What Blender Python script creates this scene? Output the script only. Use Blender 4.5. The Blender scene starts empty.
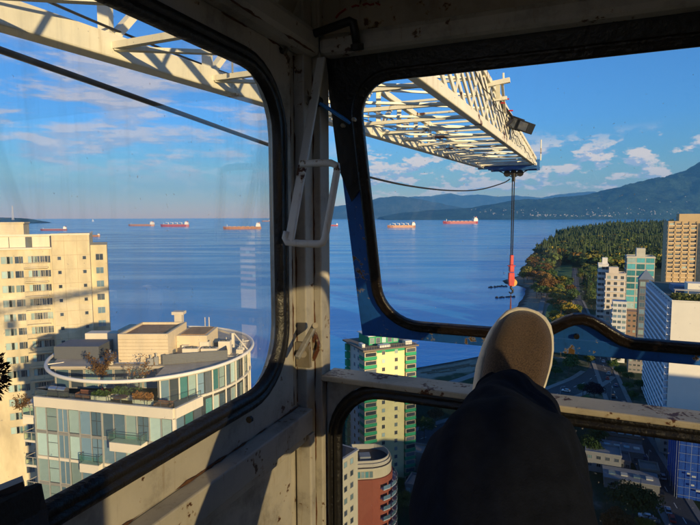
import bpy, math, random
import numpy as np
from mathutils import Vector, Matrix, noise as mnoise
random.seed(7); rng = np.random.default_rng(7)
R = math.radians
scene = bpy.context.scene
col = scene.collection

# ------------------------------------------------------------------ camera model
F = 530.0; CAMZ = 100.0
PITCH = math.atan((262.5-217.0)/F); ROLL = R(-0.19)
CAMROT = Matrix.Rotation(math.pi/2-PITCH, 3, 'X') @ Matrix.Rotation(ROLL, 3, 'Z')
CAM = Vector((0, 0, CAMZ))
def ray(px, py): return CAMROT @ Vector(((px-350)/F, (262.5-py)/F, -1))
def PX(px, py, Y):
    d = ray(px, py); return CAM + d*(Y/d.y)
def GZ(px, py, z=0.0):
    d = ray(px, py); return CAM + d*((z-CAMZ)/d.z)
TH = R(23.0)                                        # bearing of the cab, the jib and the main street grid
UV = Vector((math.sin(TH), math.cos(TH), 0)); VV = Vector((math.cos(TH), -math.sin(TH), 0))
def cab(u, v, z): return CAM + UV*u + VV*v + Vector((0, 0, z))
def hit(px, py, n, c):                              # ray with plane n.p = c in cab coordinates
    d = ray(px, py); dc = Vector((d.dot(UV), d.dot(VV), d.z)); return dc*(c/Vector(n).dot(dc))

# ------------------------------------------------------------------ materials
MATS = {}
def nodes_of(m):
    m.use_nodes = True; nt = m.node_tree; nt.nodes.clear(); return nt
def L(nt, a, b): nt.links.new(a, b)
def ramp(nt, fac, stops):
    r = nt.nodes.new('ShaderNodeValToRGB'); e = r.color_ramp.elements
    e[0].position, e[0].color = stops[0][0], (*stops[0][1], 1)
    e[1].position, e[1].color = stops[-1][0], (*stops[-1][1], 1)
    for p, c in stops[1:-1]:
        x = e.new(p); x.color = (*c, 1)
    L(nt, fac, r.inputs[0]); return r.outputs[0]
def noise_tex(nt, scale, detail=6, rough=.6, vec=None, stretch=None, coord='Object'):
    n = nt.nodes.new('ShaderNodeTexNoise'); n.inputs['Scale'].default_value = scale
    n.inputs['Detail'].default_value = detail; n.inputs['Roughness'].default_value = rough
    if vec is None:
        tc = nt.nodes.new('ShaderNodeTexCoord'); vec = tc.outputs[coord]
    if stretch:
        mp = nt.nodes.new('ShaderNodeMapping'); mp.inputs['Scale'].default_value = stretch; L(nt, vec, mp.inputs[0]); vec = mp.outputs[0]
    L(nt, vec, n.inputs['Vector']); return n.outputs['Fac']
def mixc(nt, fac, a, b, mode='MIX'):
    m = nt.nodes.new('ShaderNodeMix'); m.data_type = 'RGBA'; m.blend_type = mode
    if hasattr(fac, 'name'): L(nt, fac, m.inputs[0])
    else: m.inputs[0].default_value = fac
    for s, x in ((6, a), (7, b)):
        if hasattr(x, 'name'): L(nt, x, m.inputs[s])
        else: m.inputs[s].default_value = (*x, 1)
    return m.outputs[2]
def bumpn(nt, h, strength, dist):
    b = nt.nodes.new('ShaderNodeBump'); b.inputs['Strength'].default_value = strength; b.inputs['Distance'].default_value = dist
    L(nt, h, b.inputs['Height']); return b.outputs[0]
def math_n(nt, op, a, b=None, c=None, clamp=False):
    m = nt.nodes.new('ShaderNodeMath'); m.operation = op; m.use_clamp = clamp
    for i, x in enumerate((a, b, c)):
        if x is None: continue
        if hasattr(x, 'name'): L(nt, x, m.inputs[i])
        else: m.inputs[i].default_value = x
    return m.outputs[0]
def smooth(nt, x, lo, hi, a=0.0, b=1.0):
    m = nt.nodes.new('ShaderNodeMapRange'); m.interpolation_type = 'SMOOTHSTEP'
    L(nt, x, m.inputs[0])
    for i, v in zip((1, 2, 3, 4), (lo, hi, a, b)): m.inputs[i].default_value = v
    return m.outputs[0]
def pbsdf(nt, color=None, rough=.6, metal=0, normal=None, spec=None, **kw):
    b = nt.nodes.new('ShaderNodeBsdfPrincipled'); o = nt.nodes.new('ShaderNodeOutputMaterial'); L(nt, b.outputs[0], o.inputs[0])
    if color is not None:
        if hasattr(color, 'name'): L(nt, color, b.inputs['Base Color'])
        else: b.inputs['Base Color'].default_value = (*color, 1)
    if hasattr(rough, 'name'): L(nt, rough, b.inputs['Roughness'])
    else: b.inputs['Roughness'].default_value = rough
    b.inputs['Metallic'].default_value = metal
    if normal is not None: L(nt, normal, b.inputs['Normal'])
    if spec is not None: b.inputs['Specular IOR Level'].default_value = spec
    return b
def mat(name, c, rough=.7, var=.15, scale=2.0, metal=0, bump=0, bscale=None, stretch=None, spec=None, tint=None):
    if name in MATS: return MATS[name]
    m = bpy.data.materials.new(name); nt = nodes_of(m)
    n = noise_tex(nt, scale, 8, .65, stretch=stretch)
    t = tint or c
    dark = tuple(x*(1-var) for x in t); lite = tuple(min(1, x*(1+var)) for x in c)
    cc = ramp(nt, n, [(.3, dark), (.7, lite)])
    nm = bumpn(nt, noise_tex(nt, bscale or scale*6, 5, .6), bump, .02) if bump else None
    pbsdf(nt, cc, rough, metal, nm, spec)
    MATS[name] = m; return m
def paint_mat(name, base, rust=.62, rcol=(.09, .03, .012), dirt=.45, rough=.5, scale=9, under=None):
    """old chipped enamel: soft grime clouds, drips down the sheet and rust where the paint has gone"""
    m = bpy.data.materials.new(name); nt = nodes_of(m)
    g = noise_tex(nt, scale*.35, 8, .7)
    c1 = ramp(nt, g, [(.28, tuple(x*dirt for x in base)), (.5, tuple(x*.85 for x in base)), (.75, base)])
    drip = noise_tex(nt, scale*1.3, 6, .65, stretch=(3, 3, .25))
    dr = smooth(nt, drip, .55, .75)
    c2 = mixc(nt, math_n(nt, 'MULTIPLY', dr, .45), c1, (base[0]*.45, base[1]*.30, base[2]*.16))
    chip = noise_tex(nt, scale*2.6, 9, .62)
    area = noise_tex(nt, scale*.5, 3, .5)
    ch = math_n(nt, 'ADD', chip, math_n(nt, 'MULTIPLY', math_n(nt, 'SUBTRACT', area, .5), 1.0))
    edge = smooth(nt, ch, rust-.035, rust-.01); core = smooth(nt, ch, rust, rust+.02)
    c3 = mixc(nt, math_n(nt, 'MULTIPLY', edge, .6), c2, under or (base[0]*.55, base[1]*.38, base[2]*.2))
    c4 = mixc(nt, core, c3, rcol)
    h = math_n(nt, 'SUBTRACT', math_n(nt, 'MULTIPLY', noise_tex(nt, scale*9, 4, .5), .12), core)
    pbsdf(nt, c4, rough, 0, bumpn(nt, h, .5, .0015))
    MATS[name] = m; return m
def glass_mat(name, tint=(1, 1, 1), refl=.05, dirt=.05, dcol=(.8, .75, .62), streak=True, scale=14):
    m = bpy.data.materials.new(name); nt = nodes_of(m)
    tr = nt.nodes.new('ShaderNodeBsdfTransparent'); tr.inputs[0].default_value = (*tint, 1)
    gl = nt.nodes.new('ShaderNodeBsdfGlossy'); gl.inputs['Roughness'].default_value = .0
    df = nt.nodes.new('ShaderNodeBsdfDiffuse'); df.inputs[0].default_value = (*dcol, 1)
    tl = nt.nodes.new('ShaderNodeBsdfTranslucent'); tl.inputs[0].default_value = (*dcol, 1)
    lw_ = nt.nodes.new('ShaderNodeLayerWeight'); lw_.inputs[0].default_value = .5
    fres = math_n(nt, 'MULTIPLY_ADD', math_n(nt, 'POWER', lw_.outputs['Facing'], 5.0), .9, .04)
    m1 = nt.nodes.new('ShaderNodeMixShader'); L(nt, math_n(nt, 'MULTIPLY', fres, refl/.05), m1.inputs[0]); L(nt, tr.outputs[0], m1.inputs[1]); L(nt, gl.outputs[0], m1.inputs[2])
    s = noise_tex(nt, scale, 7, .7, stretch=(4, 4, .22)); s2 = noise_tex(nt, scale*.25, 5, .6)
    sp = noise_tex(nt, scale*11, 2, .4)
    a = math_n(nt, 'MULTIPLY', smooth(nt, s, .45, .75), smooth(nt, s2, .3, .75))
    a = math_n(nt, 'MULTIPLY_ADD', a, dirt*2.2, dirt*.35)
    a = math_n(nt, 'ADD', a, math_n(nt, 'MULTIPLY', smooth(nt, sp, .74, .78), .35))
    dd = nt.nodes.new('ShaderNodeMixShader'); dd.inputs[0].default_value = .5; L(nt, df.outputs[0], dd.inputs[1]); L(nt, tl.outputs[0], dd.inputs[2])
    m2 = nt.nodes.new('ShaderNodeMixShader'); L(nt, a, m2.inputs[0]); L(nt, m1.outputs[0], m2.inputs[1]); L(nt, dd.outputs[0], m2.inputs[2])
    o = nt.nodes.new('ShaderNodeOutputMaterial'); L(nt, m2.outputs[0], o.inputs[0]); MATS[name] = m; return m
def facade_glass(name, c, rough=.06, spec=.9):
    m = bpy.data.materials.new(name); nt = nodes_of(m)
    oi = nt.nodes.new('ShaderNodeObjectInfo')
    n = noise_tex(nt, .45, 3, .6, coord='Object')
    f = math_n(nt, 'MULTIPLY_ADD', oi.outputs['Random'], .6, math_n(nt, 'MULTIPLY', n, .4))
    cc = ramp(nt, f, [(.15, tuple(x*.45 for x in c)), (.5, c), (.85, tuple(min(1, x*1.7+.03) for x in c))])
    b = pbsdf(nt, cc, rough, 0, bumpn(nt, noise_tex(nt, .6, 2, .5), .08, .05), spec)
    MATS[name] = m; return m

CREAM = paint_mat('cab_cream_paint', (.47, .435, .37), rust=.735, rcol=(.075, .035, .02), scale=26, dirt=.36)
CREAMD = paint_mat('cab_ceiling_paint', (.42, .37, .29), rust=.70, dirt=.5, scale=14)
BLUE = paint_mat('blue_enamel', (.015, .12, .46), rust=.665, rcol=(.14, .08, .03), dirt=.5, scale=26, under=(.4, .36, .25))
WHITEP = paint_mat('white_enamel', (.72, .70, .64), rust=.66, dirt=.7, scale=14)
RUBBER = mat('black_rubber', (.010, .009, .009), .38, .3, 30, bump=.25, bscale=60)
BRUBBER = mat('weathered_rubber', (.014, .009, .006), .30, .4, 9, bump=.3, bscale=50, stretch=(1, 1, 1))
DMETAL = mat('dark_greasy_metal', (.022, .02, .018), .45, .4, 20, metal=.3)
STEEL = mat('worn_steel', (.32, .28, .22), .4, .35, 40, metal=.7)
REDP = mat('red_marker_paint', (.35, .02, .012), .6, .3, 60)
PANE = glass_mat('dusty_window_glass', refl=.11, dirt=.085, dcol=(.72, .74, .66))
PANE4 = glass_mat('sun_dimming_side_glass', (.66, .66, .64), refl=.04, dirt=.012)  # tint added on the unseen right panes to dim the sun inside
PANE3 = glass_mat('darker_lower_glass', (.62, .66, .72), refl=.04, dirt=.012)  # lower pane with a darker, slightly bluish tint
PANE2 = glass_mat('clearer_window_glass', refl=.035, dirt=.012)
JIBW = paint_mat('jib_cream_paint', (.80, .76, .60), rust=.70, dirt=.72, scale=1.6)
CABLE = mat('steel_rope', (.015, .015, .016), .5, .3, 60, metal=.4)
FLOODM = mat('floodlight_housing', (.012, .014, .016), .5, .2, 8)
REDM = mat('hook_red_paint', (.42, .012, .01), .4, .25, 3)
RUSTO = mat('rusty_chain', (.38, .10, .03), .7, .4, 8)

# ------------------------------------------------------------------ mesh builder
ROOTS = {}
class MB:
    def __init__(s): s.v = []; s.f = []; s.m = []
    def add(s, vs, fs, mi=0):
        o = len(s.v); s.v += [tuple(p) for p in vs]; s.f += [tuple(i+o for i in q) for q in fs]; s.m += [mi]*len(fs); return s
    def hexa(s, p, mi=0): return s.add(p, [(0, 3, 2, 1), (4, 5, 6, 7), (0, 1, 5, 4), (1, 2, 6, 5), (2, 3, 7, 6), (3, 0, 4, 7)], mi)
    def box(s, x0, x1, y0, y1, z0, z1, mi=0, T=None):
        p = [(x0, y0, z0), (x1, y0, z0), (x1, y1, z0), (x0, y1, z0), (x0, y0, z1), (x1, y0, z1), (x1, y1, z1), (x0, y1, z1)]
        return s.hexa([T(*q) for q in p] if T else p, mi)
    def prism(s, poly, ext, mi=0):                     # poly: 3D points, ext: vector
        n = len(poly); e = Vector(ext); a = [Vector(p) for p in poly]
        return s.add(a+[p+e for p in a], [tuple(range(n-1, -1, -1)), tuple(range(n, 2*n))]+[(i, (i+1) % n, (i+1) % n+n, i+n) for i in range(n)], mi)
    def bar(s, a, b, w, h, up=(0, 0, 1), mi=0):
        a, b = Vector(a), Vector(b); d = (b-a).normalized(); up = Vector(up)
        if abs(d.dot(up)) > .97: up = Vector((1, 0, 0)) if abs(d.x) < .9 else Vector((0, 1, 0))
        x = d.cross(up).normalized(); y = x.cross(d)
        c = [(-x*w-y*h)/2, (x*w-y*h)/2, (x*w+y*h)/2, (-x*w+y*h)/2]
        return s.hexa([a+k for k in c]+[b+k for k in c], mi)
    def tube(s, path, r, n=8, mi=0, closed=False, flat=1.0):
        P = [Vector(p) for p in path]; N = len(P); rr = r if hasattr(r, '__len__') else [r]*N
        up = None; vs = []
        for i, p in enumerate(P):
            if closed: d = P[(i+1) % N]-P[i-1]
            else: d = P[min(i+1, N-1)]-P[max(i-1, 0)]
            d = d.normalized()
            if up is None: up = Vector((0, 0, 1)) if abs(d.z) < .9 else Vector((1, 0, 0))
            x = d.cross(up).normalized(); y = x.cross(d).normalized(); up = y
            for k in range(n):
                a = 2*math.pi*k/n; vs.append(p+(x*math.cos(a)+y*math.sin(a)*flat)*rr[i])
        fs = []
        for i in range(N if closed else N-1):
            j = (i+1) % N
            for k in range(n): fs.append((i*n+k, i*n+(k+1) % n, j*n+(k+1) % n, j*n+k))
        if not closed: fs += [tuple(range(n-1, -1, -1)), tuple((N-1)*n+k for k in range(n))]
        return s.add(vs, fs, mi)
    def loft(s, rings, mi=0, cap=True):
        n = len(rings[0]); vs = [p for r_ in rings for p in r_]; fs = []
        for i in range(len(rings)-1):
            for k in range(n): fs.append((i*n+k, i*n+(k+1) % n, (i+1)*n+(k+1) % n, (i+1)*n+k))
        if cap: fs += [tuple(range(n-1, -1, -1)), tuple((len(rings)-1)*n+k for k in range(n))]
        return s.add(vs, fs, mi)
    def hole_panel(s, outer, inner, T, thick, mi=0):
        """panel with a hole: outer/inner 2D loops with equal counts; T(a, b, depth) -> 3D"""
        n = len(outer)
        vs = [T(a, b, 0) for a, b in outer]+[T(a, b, 0) for a, b in inner]+[T(a, b, thick) for a, b in outer]+[T(a, b, thick) for a, b in inner]
        fs = []
        for i in range(n):
            j = (i+1) % n
            fs += [(i, j, n+j, n+i), (2*n+i, 3*n+i, 3*n+j, 2*n+j), (n+i, n+j, 3*n+j, 3*n+i), (i, 2*n+i, 2*n+j, j)]
        return s.add(vs, fs, mi)
    def build(s, name, mats, parent=None, smooth=False, world=True, bevel=0, fix=True):
        me = bpy.data.meshes.new(name); V = [Vector(p) for p in s.v]
        if parent is not None and world:
            loc, rz = ROOTS[parent.name]; M = Matrix.Rotation(-rz, 3, 'Z'); V = [M @ (p-loc) for p in V]
        off = Vector((0, 0, 0))
        if parent is None and world and V:             # own origin at the base centre
            xs = [p.x for p in V]; ys = [p.y for p in V]; zs = [p.z for p in V]
            off = Vector(((min(xs)+max(xs))/2, (min(ys)+max(ys))/2, min(zs))); V = [p-off for p in V]
        me.from_pydata(V, [], s.f)
        mats = mats if isinstance(mats, (list, tuple)) else [mats]
        for m in mats: me.materials.append(m)
        if len(mats) > 1: me.polygons.foreach_set('material_index', s.m)
        if smooth: me.polygons.foreach_set('use_smooth', [True]*len(me.polygons))
        if fix:
            import bmesh
            bm = bmesh.new(); bm.from_mesh(me); bmesh.ops.recalc_face_normals(bm, faces=bm.faces); bm.to_mesh(me); bm.free()
        me.update()
        o = bpy.data.objects.new(name, me); o.location = off; col.objects.link(o)
        if parent is not None:
            o.parent = parent; ROOTS[o.name] = ROOTS.get(parent.name, (Vector((0, 0, 0)), 0))
        if bevel:
            b = o.modifiers.new('bevel', 'BEVEL'); b.width = bevel; b.segments = 2; b.limit_method = 'ANGLE'
        return o
def tag(o, label=None, cat=None, group=None, kind=None):
    if label: o['label'] = label
    if cat: o['category'] = cat
    if group: o['group'] = group
    if kind: o['kind'] = kind
    return o
def empty(name, loc, rz=0, label=None, cat=None, group=None):
    o = bpy.data.objects.new(name, None); o.location = loc; o.rotation_euler = (0, 0, rz); o.empty_display_size = .2
    col.objects.link(o); ROOTS[o.name] = (Vector(loc), rz); return tag(o, label, cat, group)
KIDS = {}
def copy_tree(o, parent=None):
    c = o.copy(); col.objects.link(c)
    if parent is not None: c.parent = parent
    if o.name not in KIDS: KIDS[o.name] = [k for k in col.objects if k.parent == o]
    for k in KIDS[o.name]: copy_tree(k, c)
    return c
def rrect(x0, x1, y0, y1, r, n=7):                     # rounded rectangle; r: radius or 4 radii (bl, br, tr, tl)
    rs = r if hasattr(r, '__len__') else [r]*4; out = []
    for (cx, cy, a0), q in zip(((x0, y0, 180), (x1, y0, 270), (x1, y1, 0), (x0, y1, 90)), rs):
        sx = 1 if cx == x0 else -1; sy = 1 if cy == y0 else -1
        for k in range(n):
            a = R(a0+90*k/(n-1)); out.append((cx+sx*q+q*math.cos(a), cy+sy*q+q*math.sin(a)))
    return out
def rect_like(x0, x1, y0, y1, n=7):                    # square-cornered loop with the vertex count of rrect
    out = []
    for (cx, cy) in ((x0, y0), (x1, y0), (x1, y1), (x0, y1)):
        h = n//2
        nx = {(x0, y0): ((0, 1), (1, 0)), (x1, y0): ((-1, 0), (0, 1)), (x1, y1): ((0, -1), (-1, 0)), (x0, y1): ((1, 0), (0, -1))}[(cx, cy)]
        for k in range(n):
            t = abs(k-h)/h*.12*min(x1-x0, y1-y0); d = nx[0] if k < h else nx[1]
            out.append((cx+d[0]*t, cy+d[1]*t))
    return out

# ================================================================== CRANE CAB
CA, CB = .54, 1.05                                     # left wall and front wall planes (m from the eye)
cabr = empty('crane_cab', cab(0, 0, -1.25), 0, 'old cream painted steel crane cab seen from inside, with rounded windows and rust', 'crane cab')
def LW(u, z, d): return cab(u, -CA-d, z)               # left wall, depth outwards
def FW(v, z, d): return cab(CB+d, v, z)
RV = .56                                               # right wall
# left wall with its rounded window
wl = dict(x0=-.42, x1=.90, y0=-.318, y1=.262)
MB().hole_panel(rect_like(-.75, .965, -1.25, .335), rrect(wl['x0']-.03, wl['x1']+.033, wl['y0']-.033, wl['y1']+.032, .135), LW, .035).build('side_wall', CREAM, cabr, bevel=.003)
def gasket(plane, a, b, c, d, rad, w, name='window_gasket', m=RUBBER, r=.135, proud=.012, parent=cabr):
    g = MB(); n = 9
    rs = rad if hasattr(rad, '__len__') else [rad]*4
    secs = [(0.0, .004), (.12, proud), (.42, proud*1.15), (.5, proud*.45), (.58, proud*1.1), (.9, proud), (1.0, -.004)]
    loops = []
    for t, h in secs:
        e = w*(1-t); loops.append([plane(x, y, -h) for x, y in rrect(a-e, b+e, c-e, d+e, [q+e for q in rs], n)])
    N = len(loops[0]); vs = [p for l in loops for p in l]; fs = []
    for i in range(len(loops)-1):
        for k in range(N): fs.append((i*N+k, i*N+(k+1) % N, (i+1)*N+(k+1) % N, (i+1)*N+k))
    g.add(vs, fs); return g.build(name, m, parent, smooth=True)
gk = gasket(LW, wl['x0'], wl['x1'], wl['y0'], wl['y1'], .105, .034)
lp = MB(); lp.prism([LW(x, y, .012) for x, y in rrect(wl['x0']-.01, wl['x1']+.01, wl['y0']-.01, wl['y1']+.01, .11)], -VV*.004)
lp.build('window_pane', PANE, cabr)
# rail under the side window, ledge and recessed lower panels
m_ = MB(); m_.box(-.75, .985, -.540, -.505, -.458, -.408, T=cab); m_.build('wall_rail', CREAM, cabr, bevel=.003)
m_ = MB(); m_.box(-.75, .93, -.541, -.528, -1.2, -.48, T=cab); m_.build('lower_panel', CREAM, cabr, bevel=.004)
m_ = MB(); m_.box(-.75, .985, -.541, -.515, -.478, -.459, T=cab); m_.build('panel_lip', CREAM, cabr, bevel=.002)
m_ = MB(); m_.box(.972, .994, -.541, -.505, -1.2, -.462, T=cab); m_.build('wall_stiffener', CREAM, cabr, bevel=.003)
# corner post of folded angles
p = MB(); p.box(1.03, 1.075, -.575, -.505, -1.25, .50, T=cab); p.build('corner_post', CREAM, cabr, bevel=.003)
p = MB(); p.box(.99, 1.029, -.575, -.522, -1.25, .50, T=cab); p.build('corner_angle', CREAM, cabr, bevel=.003)
p = MB(); p.box(.966, .989, -.575, -.545, -1.25, .50, T=cab); p.build('corner_recess', CREAM, cabr, bevel=.002)
RUSTM = mat('seam_rust', (.11, .045, .018), .9, .45, 60, bump=.5, bscale=300)
def seam(a, b, r=.0022, seed=1):
    g = random.Random(seed); a, b = Vector(a), Vector(b); n = int((b-a).length/.012)+2; run = []
    mm = MB(); run = []; rr = []
    for i in range(n+1):
        q = max(.04, min(1, (mnoise.noise(Vector((i*.23, seed*3.1, 0)))+.12)*3)); rr.append(r*q*g.uniform(.6, 1.35))
        run.append(a.lerp(b, i/n)+Vector((g.uniform(-1, 1), g.uniform(-1, 1), g.uniform(-1, 1)))*.0008*q)
    mm.tube(run, rr, 5).build('seam_rust', RUSTM, cabr, fix=False)
seam(cab(.0, -.5385, -.4065), cab(.985, -.5385, -.4065), .003, 1); seam(cab(.0, -.5275, -.4795), cab(.93, -.5275, -.4795), .002, 2)
seam(cab(.989, -.545, -.40), cab(.989, -.545, .33), .0025, 3); seam(cab(1.0295, -.522, -1.0), cab(1.0295, -.522, .33), .002, 4)
seam(cab(1.0495, -.5045, -1.0), cab(1.0495, -.5045, -.36), .0022, 5); seam(cab(.0, -.499, .3335), cab(1.0, -.499, .3335), .0022, 6)
seam(cab(1.049, -.5, .3805), cab(1.049, .58, .3805), .0022, 7); seam(cab(.0, -.5405, .3325), cab(.96, -.5405, .3325), .0025, 8); seam(cab(.9665, -.541, -.40), cab(.9665, -.541, .30), .002, 9)
# roof beams and ceiling
def rbeam(a, b, w, h, name, m=CREAM, parent=cabr):
    o = MB().bar(a, b, w, h).build(name, m, parent, bevel=min(w, h)*.3); return o
rbeam(cab(-.75, -.525, .360), cab(1.03, -.525, .360), .05, .056, 'side_beam')
rbeam(cab(1.045, -.505, .357), cab(1.045, .60, .357), .05, .042, 'front_beam')
m_ = MB(); m_.box(1.05, 1.07, -.56, .60, .379, .56, T=cab); m_.build('fascia', CREAMD, cabr)
m_ = MB(); m_.prism([cab(-.75, -.56, .389), cab(1.05, -.56, .389), cab(1.05, -.50, .50), cab(-.75, -.50, .50)], (0, 0, .012)); m_.build('side_fascia', CREAMD, cabr)
m_ = MB(); m_.box(.30, 1.07, -.58, .60, .505, .52, T=cab); m_.build('ceiling_panel', CREAMD, cabr)
m_ = MB(); m_.box(-.80, .299, .0, .60, .505, .52, T=cab); m_.build('ceiling_panel', CREAMD, cabr)
m_ = MB(); m_.box(.26, .299, -.58, -.001, .49, .53, T=cab); m_.build('added_roof_opening_edge', CREAMD, cabr)  # rim of a ceiling opening added to let sky light into the cab
for u in (.72,): rbeam(cab(u, -.55, .49), cab(u, .58, .49), .03, .03, 'ceiling_rib', CREAMD)
rbeam(cab(.86, -.53, .38), cab(.80, -.40, .49), .03, .02, 'corner_brace', CREAM)
# floor, right wall and rear wall: unseen, openings shaped to admit low sun and sky fill
m_ = MB(); m_.box(-.80, 1.09, -.58, .60, -1.30, -1.25, T=cab); m_.build('floor_plate', DMETAL, cabr)
def RWp(u, z, d): return cab(u, RV+d, z)
MB().hole_panel(rect_like(-.75, .43, -1.25, .50), rrect(-.30, .39, -.66, .10, .09), RWp, .035).build('side_wall', CREAM, cabr)
MB().hole_panel(rect_like(.4305, 1.03, -1.25, .50), rrect(.47, .985, -.66, .10, .09), RWp, .035).build('door_panel', CREAM, cabr)
gasket(lambda a, b, d: RWp(a, b, d), -.27, .36, -.63, .07, .09, .03); gasket(lambda a, b, d: RWp(a, b, d), .50, .955, -.63, .07, .09, .03)
for q0_, q1_ in ((-.29, .38), (.48, .975)):
    lp = MB(); lp.prism([RWp(x, y, .012) for x, y in rrect(q0_, q1_, -.65, .09, .08)], VV*.004); lp.build('window_pane', PANE4, cabr)
def BW(v, z, d): return cab(-.75-d, v, z)
MB().hole_panel(rect_like(-.58, .60, -1.25, .50), rrect(-.55, -.02, -.30, .44, .09), BW, .035).build('rear_wall', CREAM, cabr)  # unglazed opening added so the sky fills the interior from behind
# front wall under the opening: bar, lower fixed window
FL = dict(a=-.467, b=.47, c=-1.05, d=-.391)
MB().hole_panel(rect_like(-.504, .56, -1.25, -.349), rrect(FL['a']-.029, FL['b']+.03, FL['c']-.03, FL['d']+.030, .125), FW, .035).build('front_wall', CREAM, cabr, bevel=.003)
gasket(FW, FL['a'], FL['b'], FL['c'], FL['d'], .10, .032)
lp = MB(); lp.prism([FW(x, y, .012) for x, y in rrect(FL['a']-.01, FL['b']+.01, FL['c']-.01, FL['d']+.01, .1)], -UV*.004); lp.build('window_pane', PANE3, cabr)
b_ = MB(); b_.box(1.02, 1.09, -.504, .56, -.3585, -.346, T=cab); b_.build('sill_bar', paint_mat('chipped_cream', (.55, .48, .35), rust=.63, dirt=.5, scale=34), cabr, bevel=.003)
# top-hung front window swung outwards
TILT = R(17.4); HZ = .353; HU = 1.065
def WT(v, t, d): return cab(HU+t*math.sin(TILT)+d*math.cos(TILT), v, HZ-t*math.cos(TILT)+d*math.sin(TILT))
wf = MB(); TB = .695
gi = dict(a=-.440, b=.53, c=.068, d=TB-.052)           # glass opening in (v, t)
wf.hole_panel(rect_like(-.507, .60, 0, TB), rrect(gi['a']-.022, gi['b']+.02, gi['c']-.02, gi['d']+.012, .12), WT, .022)
frame = wf.build('opening_window_frame', BLUE, cabr, bevel=.003)
# its rubber seal: top and sides regular, bottom run has sprung loose in a hump
def seal_path():
    pts = []; base = rrect(gi['a'], gi['b'], gi['c'], gi['d'], [.075, .075, .12, .095], 9)
    # order: (a,c) corner = top-left in t-down terms ... densify the bottom run
    out = []
    n = len(base)
    for i in range(n):
        x0, y0 = base[i]; x1, y1 = base[(i+1) % n]; L_ = math.hypot(x1-x0, y1-y0); k = max(1, int(L_/.02))
        for j in range(k):
            out.append((x0+(x1-x0)*j/k, y0+(y1-y0)*j/k))
    return out
sp = seal_path(); HC = .018; prof = []
for x, y in sp:
    if y > gi['d']-.004 and -.13 < x < .16:
        s_ = (x-HC)/.105; lift = .052*max(0, (math.cos(math.pi*min(1, abs(s_)))+1)/2)**.85 if abs(s_) < 1 else 0
        y = y-lift
    prof.append((x, y))
n = len(prof); rings = []
for i in range(n):
    x, y = prof[i]; dx = prof[(i+1) % n][0]-prof[i-1][0]; dy = prof[(i+1) % n][1]-prof[i-1][1]; l = math.hypot(dx, dy) or 1
    nx, ny = dy/l, -dx/l                                # outwards
    ring = []
    for (o_, h) in ((-.003, .002), (-.002, -.008), (.003, -.012), (.010, -.007), (.015, -.011), (.022, -.009), (.024, -.001), (.011, .004)):
        ring.append(WT(x+nx*o_, y+ny*o_, h))
    rings.append(ring)
g = MB(); k_ = len(rings[0]); vs = [p for r_ in rings for p in r_]; fs = []
for i in range(n):
    j = (i+1) % n
    for k in range(k_): fs.append((i*k_+k, i*k_+(k+1) % k_, j*k_+(k+1) % k_, j*k_+k))
g.add(vs, fs); g.build('seal', BRUBBER, frame, smooth=True)
# black header of the window (the wide dark top band) and dark inner liner
def hump(x):
    s_ = (x-.018)/.105; return .052*max(0, (math.cos(math.pi*min(1, abs(s_)))+1)/2)**.85 if abs(s_) < 1 else 0
xs_ = np.linspace(-.085, .121, 22); h_ = MB(); h_.prism([WT(x, gi['d']+.013, .003) for x in (xs_[-1], xs_[0])]+[WT(x, gi['d']+.006-hump(x), .003) for x in xs_], UV*.006); h_.build('rail_web', BLUE, frame)
h_ = MB(); h_.tube([WT(.010, gi['d']+.004, -.004), WT(.010, gi['d']+.004, .002)], .006, 8); h_.build('rail_bolt', DMETAL, frame)
h_ = MB(); h_.prism([WT(v, t, -.007) for v, t in ((-.509, -.001), (.60, -.001), (.60, gi['c']-.014), (gi['a']+.07, gi['c']-.014), (gi['a']+.01, gi['c']+.012), (gi['a']-.017, gi['c']+.07), (gi['a']-.020, .30), (-.487, .33), (-.509, .25))], UV*.003); h_.build('header', RUBBER, frame)
pp = MB(); pp.prism([WT(x, y, .010) for x, y in rrect(gi['a']-.012, gi['b']+.01, gi['c']-.01, gi['d']+.008, .1)], UV*.004); pp.build('pane', PANE2, frame)
# blue stay bracket from post to window frame
a0 = hit(317, 101, (1, 0, 0), 1.02); a1 = hit(349, 122, (1, 0, 0), 1.085)
MB().bar(cab(*a0), cab(*a1), .006, .024, up=UV).build('window_stay', mat('stay_blue', (.03, .22, .62), .45, .3, 20, bump=.2), cabr, bevel=.002)
pv = MB(); pv.tube([cab(a0.x-.014, a0.y, a0.z), cab(a0.x+.008, a0.y, a0.z)], .011, 10); pv.build('stay_pivot', DMETAL, cabr, smooth=False)
for (bx_, by_) in ((355, 120), (344, 126)):
    q = hit(bx_, by_, (1, 0, 0), 1.075); MB().tube([cab(q.x-.010, q.y, q.z), cab(q.x, q.y, q.z)], .0045, 6).build('frame_bolt', STEEL, cabr)
def pvw(px, py, v): return cab(*hit(px, py, (0, 1, 0), v))
# white diagonal strut and looped grab handle on the post
def pz(px, py, u): return cab(*hit(px, py, (1, 0, 0), u))
MB().bar(pvw(321.5, 58, -.500), pvw(289, 244, -.500), .018, .008, up=UV).build('handle_strut', WHITEP, cabr, bevel=.002)
hp = [(301, 164, .926), (318, 163, .928), (331, 163, .93), (336.5, 165.5, .93), (337, 171, .93), (331, 205, .915), (325, 238, .90), (322.5, 243, .895), (318, 244, .893), (300, 243.5, .888), (287, 242, .884), (285.5, 238, .884), (287, 232, .888)]
MB().tube([pz(*q) for q in hp], .0072, 10).build('grab_handle', WHITEP, cabr, smooth=True)
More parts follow.
